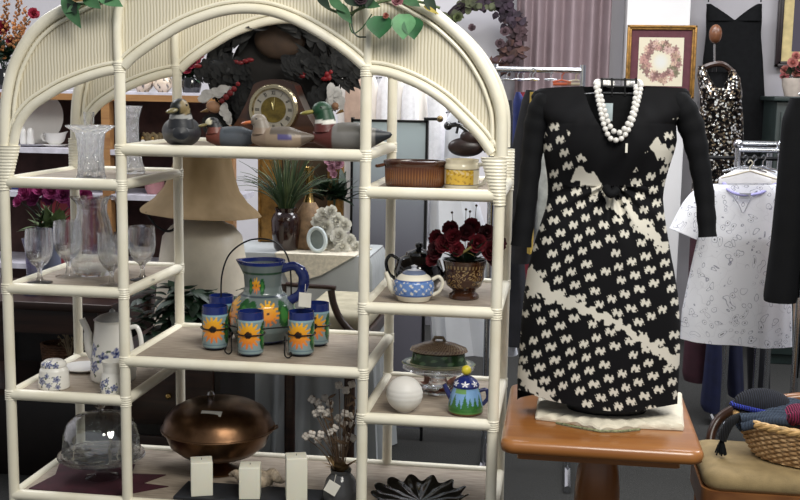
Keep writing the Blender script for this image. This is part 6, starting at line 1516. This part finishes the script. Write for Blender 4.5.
# trousers below
for i, (nm, lb, cc, rw, Y) in enumerate([('maroon_trousers', 'maroon trousers hanging below the printed blouse', '#3c1a25', [(200, 692, 712), (320, 686, 712), (374, 682, 711), (380, 684, 710)], 5.1), ('blue_jeans', 'royal blue flared trousers hanging beside the maroon pair', '#131a3e', [(200, 712, 724), (330, 708, 722), (380, 703, 722), (405, 700, 722), (410, 703, 720)], 5.0), ('navy_trousers', 'navy trousers hanging right of the royal blue pair', '#151a38', [(200, 722, 760), (330, 722, 742), (395, 728, 744)], 5.15), ('black_trousers', 'black trousers hanging behind the rack upright', '#101118', [(200, 744, 772), (330, 746, 770), (392, 748, 770)], 5.25)]):
    garment(nm, lb, 'trousers', rw, Y, mat(nm, cc, .85, var=.15), .06, 3, .1, seed=80+i)
# black sleeve garment at the right edge
YBS = 3.7
bs = thing('black_cardigan', 'black long-sleeved cardigan hanging at the right edge of the photo', 'cardigan', W(800, 300, YBS))
cloth([(92, 815, 860), (104, 792, 880), (160, 796, 876), (300, 798, 880), (380, 800, 884)], YBS+.02, .08, 4, .1, seed=90).build('body', M_black, bs, world=True)
cloth([(98, 790, 815), (120, 782, 806), (180, 777, 803), (240, 771, 801), (296, 763.5, 797), (301, 764, 796)], YBS-.04, .055, 2, .06, seed=91).build('sleeve', M_jer, bs, world=True)
hanger(bs, 835, 82, 70, YBS)
o = garment('beige_blouse', 'beige printed garment showing past the cardigan sleeve at the right edge', 'garment', [(180, 792, 840), (290, 793, 840), (345, 794, 838)], 4.1, mat('beige_print', '#b59b86', .8, var=.3, scale=25), .06, 3, seed=93)
er = thing('side_rail', 'clothes rail just past the right edge carrying the black cardigan', 'clothes rail', (W(850, 80, YBS).x, YBS, 0))
zr = W(835, 76, YBS).z+.02; MB().tube([(W(812, 76, YBS).x, YBS, zr), (W(960, 76, YBS).x, YBS, zr)], .012, 10).build('bar', M_steel, er, world=True)
for px in (815, 958): MB().tube([(W(px, 76, YBS+.01).x, YBS+.01, 0), (W(px, 76, YBS+.01).x, YBS+.01, zr)], .012, 10).build('upright', M_steel, er, world=True)
# dark green cabinet and pink flowers
YCB = 6.2; a = W(777, 101, YCB); b = W(850, 101, YCB)
cb = thing('green_cabinet', 'dark green panelled cabinet against the wall at the right', 'cabinet', ((a.x+b.x)/2, YCB, 0))
M_gr = mat('dark_green_paint', '#1f2b29', .5)
MB().box(((a.x+b.x)/2, YCB+.2, a.z/2), (b.x-a.x, .4, a.z), bev=.004).build('carcass', M_gr, cb, world=True)
MB().box(((a.x+b.x)/2, YCB+.19, a.z+.012), (b.x-a.x+.04, .44, .024), bev=.004).build('cabinet_top', M_gr, cb, world=True)
for i in range(2):
    cx = a.x+(b.x-a.x)*(.27+.46*i); d_ = MB().box((cx, YCB-.008, a.z*.5), ((b.x-a.x)*.42, .016, a.z*.92), bev=.003).box((cx, YCB-.018, a.z*.5), ((b.x-a.x)*.30, .008, a.z*.80), bev=.003).build('door', M_gr, cb, world=True)
    subthing(cb, d_); MB().ball((cx+(.05 if i == 0 else -.05), YCB-.032, a.z*.6), .012, 10, 8).build('knob', M_brass, d_, world=True)
k = K(YCB, 790); loc = V((W(799, 99, YCB).x, YCB+.18, a.z+.025))
bouquet('pink_flowers', 'pink and coral silk flowers in a cream pot on the green cabinet', 'flowers', loc, k, [(0, 0), (8, 0), (11, 10), (12, 19), (0, 18)], mat('cream_pot', '#b9ada2', .4),
   [(-8, 26, 6, 0), (-3, 34, 6, 0), (5, 30, 6, 1), (2, 24, 6, 0), (9, 38, 6, 1), (-9, 20, 5, 1), (0, 41, 5, 0)], [mat('coral_petal', '#c07a72', .7, var=.2), mat('rosy_petal', '#b8616b', .7, var=.2)], M_dleaf, 30, 5, 14, 18)
# ---- chair with wicker basket of knitwear
YCH = 2.80; k = K(YCH, 760)
zse = G(730, 470, 0.0).z; zse = W(705, 487, YCH).z
ch = thing('side_chair', 'wooden side chair with tan upholstered seat holding the basket', 'chair', (W(785, 480, YCH).x, YCH, 0))
xa, xb = W(705, 480, YCH).x, W(905, 480, YCH).x; SDp = .31
M_cush = mat('tan_upholstery', '#94805a', .85, var=.1, scale=30, bump=.15, bscale=300)
M_chw = wood('chair_wood', '#6d4428', '#96653a', .3, scale=2, stretch=(2, 9, 9), coat=.3)
slab(xa, xb, YCH, YCH+SDp, .05, [(.008, zse-.01), (0, zse+.0), (0, zse+.018), (.010, zse+.032), (.035, zse+.040)]).build('seat', M_cush, ch, world=True, smooth=60)
slab(xa-.004, xb+.004, YCH-.004, YCH+SDp, .05, [(0, zse-.075), (0, zse-.011)]).build('seat_rail', M_chw, ch, world=True, smooth=30)
for x in (xa+.03, xb-.03):
    for y in (YCH+.03, YCH+SDp-.03): MB().tube([(x, y, zse-.07), (x, y, zse*.5), (x, y, 0)], [.02, .018, .013], 12).build('leg', M_chw, ch, world=True)
YBK = YCH+SDp+.02
lst = spline([W(713, 470, YBK-.1), W(710, 450, YBK-.05), W(712, 432, YBK-.02), W(720, 418, YBK), W(734, 409, YBK), W(748, 405, YBK)], 6)
MB().tube(lst, [.013]*len(lst), 12, flat=1.0).build('back_post', M_darkwood, ch, world=True)
rst = [V((xa+xb-p.x, p.y, p.z)) for p in lst]; MB().tube(rst, .013, 12).build('back_post', M_darkwood, ch, world=True)
MB().tube(spline([lst[-1], (W(775, 400, YBK)), W(800, 397, YBK), V((xa+xb-W(775, 400, YBK).x, YBK, W(775, 400, YBK).z)), rst[-1]], 6), .016, 12, flat=.8).build('top_rail', M_chw, ch, world=True)
# basket
YBA = 2.97; zbs = zse+.041; cxb = W(832, 460, YBA).x; k = K(YBA, 790)
ba = thing('wicker_basket', 'oval natural wicker basket full of knitwear on the chair', 'basket', (cxb, YBA, zbs))
rx0, ry0 = .195, .125; H = .095
def ring(j, n=14): t_ = j/n; return rx0+.052*t_**.8, ry0+.036*t_**.8
wv_ = MB(); nW = 64; nr = 15
for j in range(nr):
    a_, b_ = ring(j, nr); z = .006+H*j/nr; pts = []
    for i in range(nW*3):
        th = 2*PI*i/(nW*3); off = .0042*math.cos(nW/2*th+PI*j); pts.append((( a_+off)*math.cos(th), (b_+off)*math.sin(th), z+.001*math.sin(5*th)))
    wv_.tube(pts, .0042, 6, closed=True)
t = NT('natural_wicker'); t.P(Roughness=.5); mp = t.coord(); nz = t.n('ShaderNodeTexNoise', Scale=60.0, Detail=3.0); t.l(mp, 'Vector', nz, 'Vector'); rp = t.ramp([(.3, '#9a7348'), (.7, '#d3b184')]); t.l(nz, 'Fac', rp, 'Fac'); t.l(rp, 'Color', t.b, 'Base Color'); M_wick = t.m
wv_.build('weave', M_wick, ba)
sk = MB()
for i in range(nW//2):
    th = 2*PI*(i+.5)/(nW/2); sk.tube([((ring(j, 14)[0]-.001)*math.cos(th), (ring(j, 14)[1]-.001)*math.sin(th), .006+H*j/14) for j in range(15)], .003, 5)
sk.build('stakes', M_wick, ba)
MB().lathe([(0, .002), (rx0, .002), (rx0, .008), (0, .008)], 48, sy=ry0/rx0).build('bottom', M_wick, ba)
rm = MB(); a_, b_ = ring(14, 14)
for ph in range(3): rm.tube([((a_+.004*math.cos(18*th+ph*2.1))*math.cos(th), (b_+.004*math.cos(18*th+ph*2.1))*math.sin(th), H+.008+.005*math.sin(18*th+ph*2.1)) for th in [2*PI*i/216 for i in range(216)]], .0062, 7, closed=True)
rm.build('rim', mat('pale_wicker', '#c9a36b', .5, var=.2, scale=60), ba)
# knitwear
def knit(name, c1, c2=None, scale=90):
    t = NT(name); t.P(Roughness=1.0); mp = t.coord('Object'); wv = t.n('ShaderNodeTexWave', Scale=scale/1.6, Distortion=1.2, Detail=1.0); t.l(mp, 'Vector', wv, 'Vector')
    rp = t.ramp([(.2, c2 or '#0a0a0d'), (.7, c1)]); t.l(wv, 'Fac', rp, 'Fac'); t.l(rp, 'Color', t.b, 'Base Color'); t.bump(wv, 'Fac', .7, .02); return t.m
zrim = zbs+H
def B_(x, y, Y): return W(x, y, Y)
hatc = W(763, 401, YBA+.03)
hat = thing('knit_hat', 'navy knitted beanie with a bright blue stripe at the back of the basket', 'hat', hatc)
hk_ = K(YBA+.03, 775)
MB().ball((0, 0, -6*hk_), (31*hk_, 26*hk_, 19*hk_), 40, 20).build('crown', knit('navy_knit', '#1d2231', '#0c0e15'), hat)
MB().tube([(31.6*hk_*math.cos(a), 26.6*hk_*math.sin(a)-.002, -5*hk_+2.0*hk_*math.sin(a*2)) for a in [2*PI*i/60 for i in range(60)]], 2.6*hk_, 8, closed=True).build('stripe', knit('blue_knit', '#2f3fb5', '#1b2a7a'), hat)
scp = W(790, 424, YBA-.02)
sc0 = thing('knit_scarf', 'slate blue ribbed knit scarf heaped at the front of the basket', 'scarf', scp)
m_ = MB()
for j in range(10):
    y0_ = -.055+.012*j
    m_.tube(spline([(-.13, y0_, .0+.02*math.sin(j)), (-.06, y0_-.004, .022+.004*j*.5), (.02, y0_, .016+.003*j), (.10, y0_+.01, .005), (.14, y0_+.01, -.02)], 6), .012, 10)
m_.build('scarf_body', knit('slate_knit', '#4f6076', '#252c3c', 140), sc0)
rdp = W(801, 418, YBA-.03)
rd = thing('knit_mitten', 'crimson knitted piece at the right side of the basket', 'knitwear', rdp)
MB().ball((0, 0, 0), (.055, .06, .035), 30, 14).tube(spline([(-.03, -.05, .01), (-.02, -.07, .02), (.03, -.075, .01)], 5), .018, 12).build('mitten_body', knit('crimson_knit', '#8c1d4b', '#4f0f2c'), rd)
ts = thing('knit_tassel', 'black knitted tie with tassel hanging over the left basket rim', 'tassel', W(733, 420, YBA-.05))
cord = spline([W(752, 414, YBA), W(741, 417, YBA-.03), W(732, 421, YBA-.05), W(726, 430, YBA-.055), W(722, 440, YBA-.055)], 6)
MB().tube(cord, [.012]*len(cord), 12).build('tie', knit('black_knit', '#1b1d24', '#0b0c10', 120), ts, world=True)
tm = MB()
for i in range(40):
    a = random.uniform(0, 6.3); r_ = random.uniform(0, .014); p = W(722, 438, YBA-.055); tm.tube([p, p+V((r_*math.cos(a)*.7, r_*math.sin(a)*.7, -.02)), p+V((r_*math.cos(a)*1.2, r_*math.sin(a), -.038-random.uniform(0, .008)))], .0022, 5)
tm.build('fringe', M_black, ts, world=True)

# ================================================================== LIGHT
w = bpy.data.worlds.new('world'); bpy.context.scene.world = w; w.use_nodes = True
w.node_tree.nodes['Background'].inputs['Color'].default_value = (0.92, 0.95, 1.0, 1); w.node_tree.nodes['Background'].inputs['Strength'].default_value = 0.42
def area(name, loc, target, sx, sy, power, c=(1, 1, 1)):
    d = bpy.data.lights.new(name, 'AREA'); d.shape = 'RECTANGLE'; d.size = sx; d.size_y = sy; d.energy = power; d.color = c
    o = bpy.data.objects.new(name, d); C.objects.link(o); o.location = loc; o.rotation_euler = (V(target)-V(loc)).to_track_quat('-Z', 'Y').to_euler(); return o
area('ceiling_light_front', (0.7, 1.0, 3.0), (-0.5, 2.9, 0.9), 1.6, 1.0, 98, (1.0, .97, .895))
area('ceiling_light_left', (-2.6, 4.2, 3.05), (-2.4, 4.4, 0), 1.2, 1.2, 62, (.96, .97, 1.0))
area('ceiling_light_center', (0.0, 4.6, 3.05), (0.0, 4.7, 0), 1.6, 1.2, 78, (.96, .97, 1.0))
area('ceiling_light_right', (2.2, 4.4, 3.05), (2.0, 4.6, 0), 1.4, 1.2, 74, (.96, .97, 1.0))
sc = bpy.context.scene
sc.view_settings.view_transform = 'Standard'
sc.view_settings.look = 'None'
sc.view_settings.exposure = -0.2
sc.cycles.max_bounces = 10; sc.cycles.transmission_bounces = 10; sc.cycles.transparent_max_bounces = 10
sc.cycles.use_denoising = True
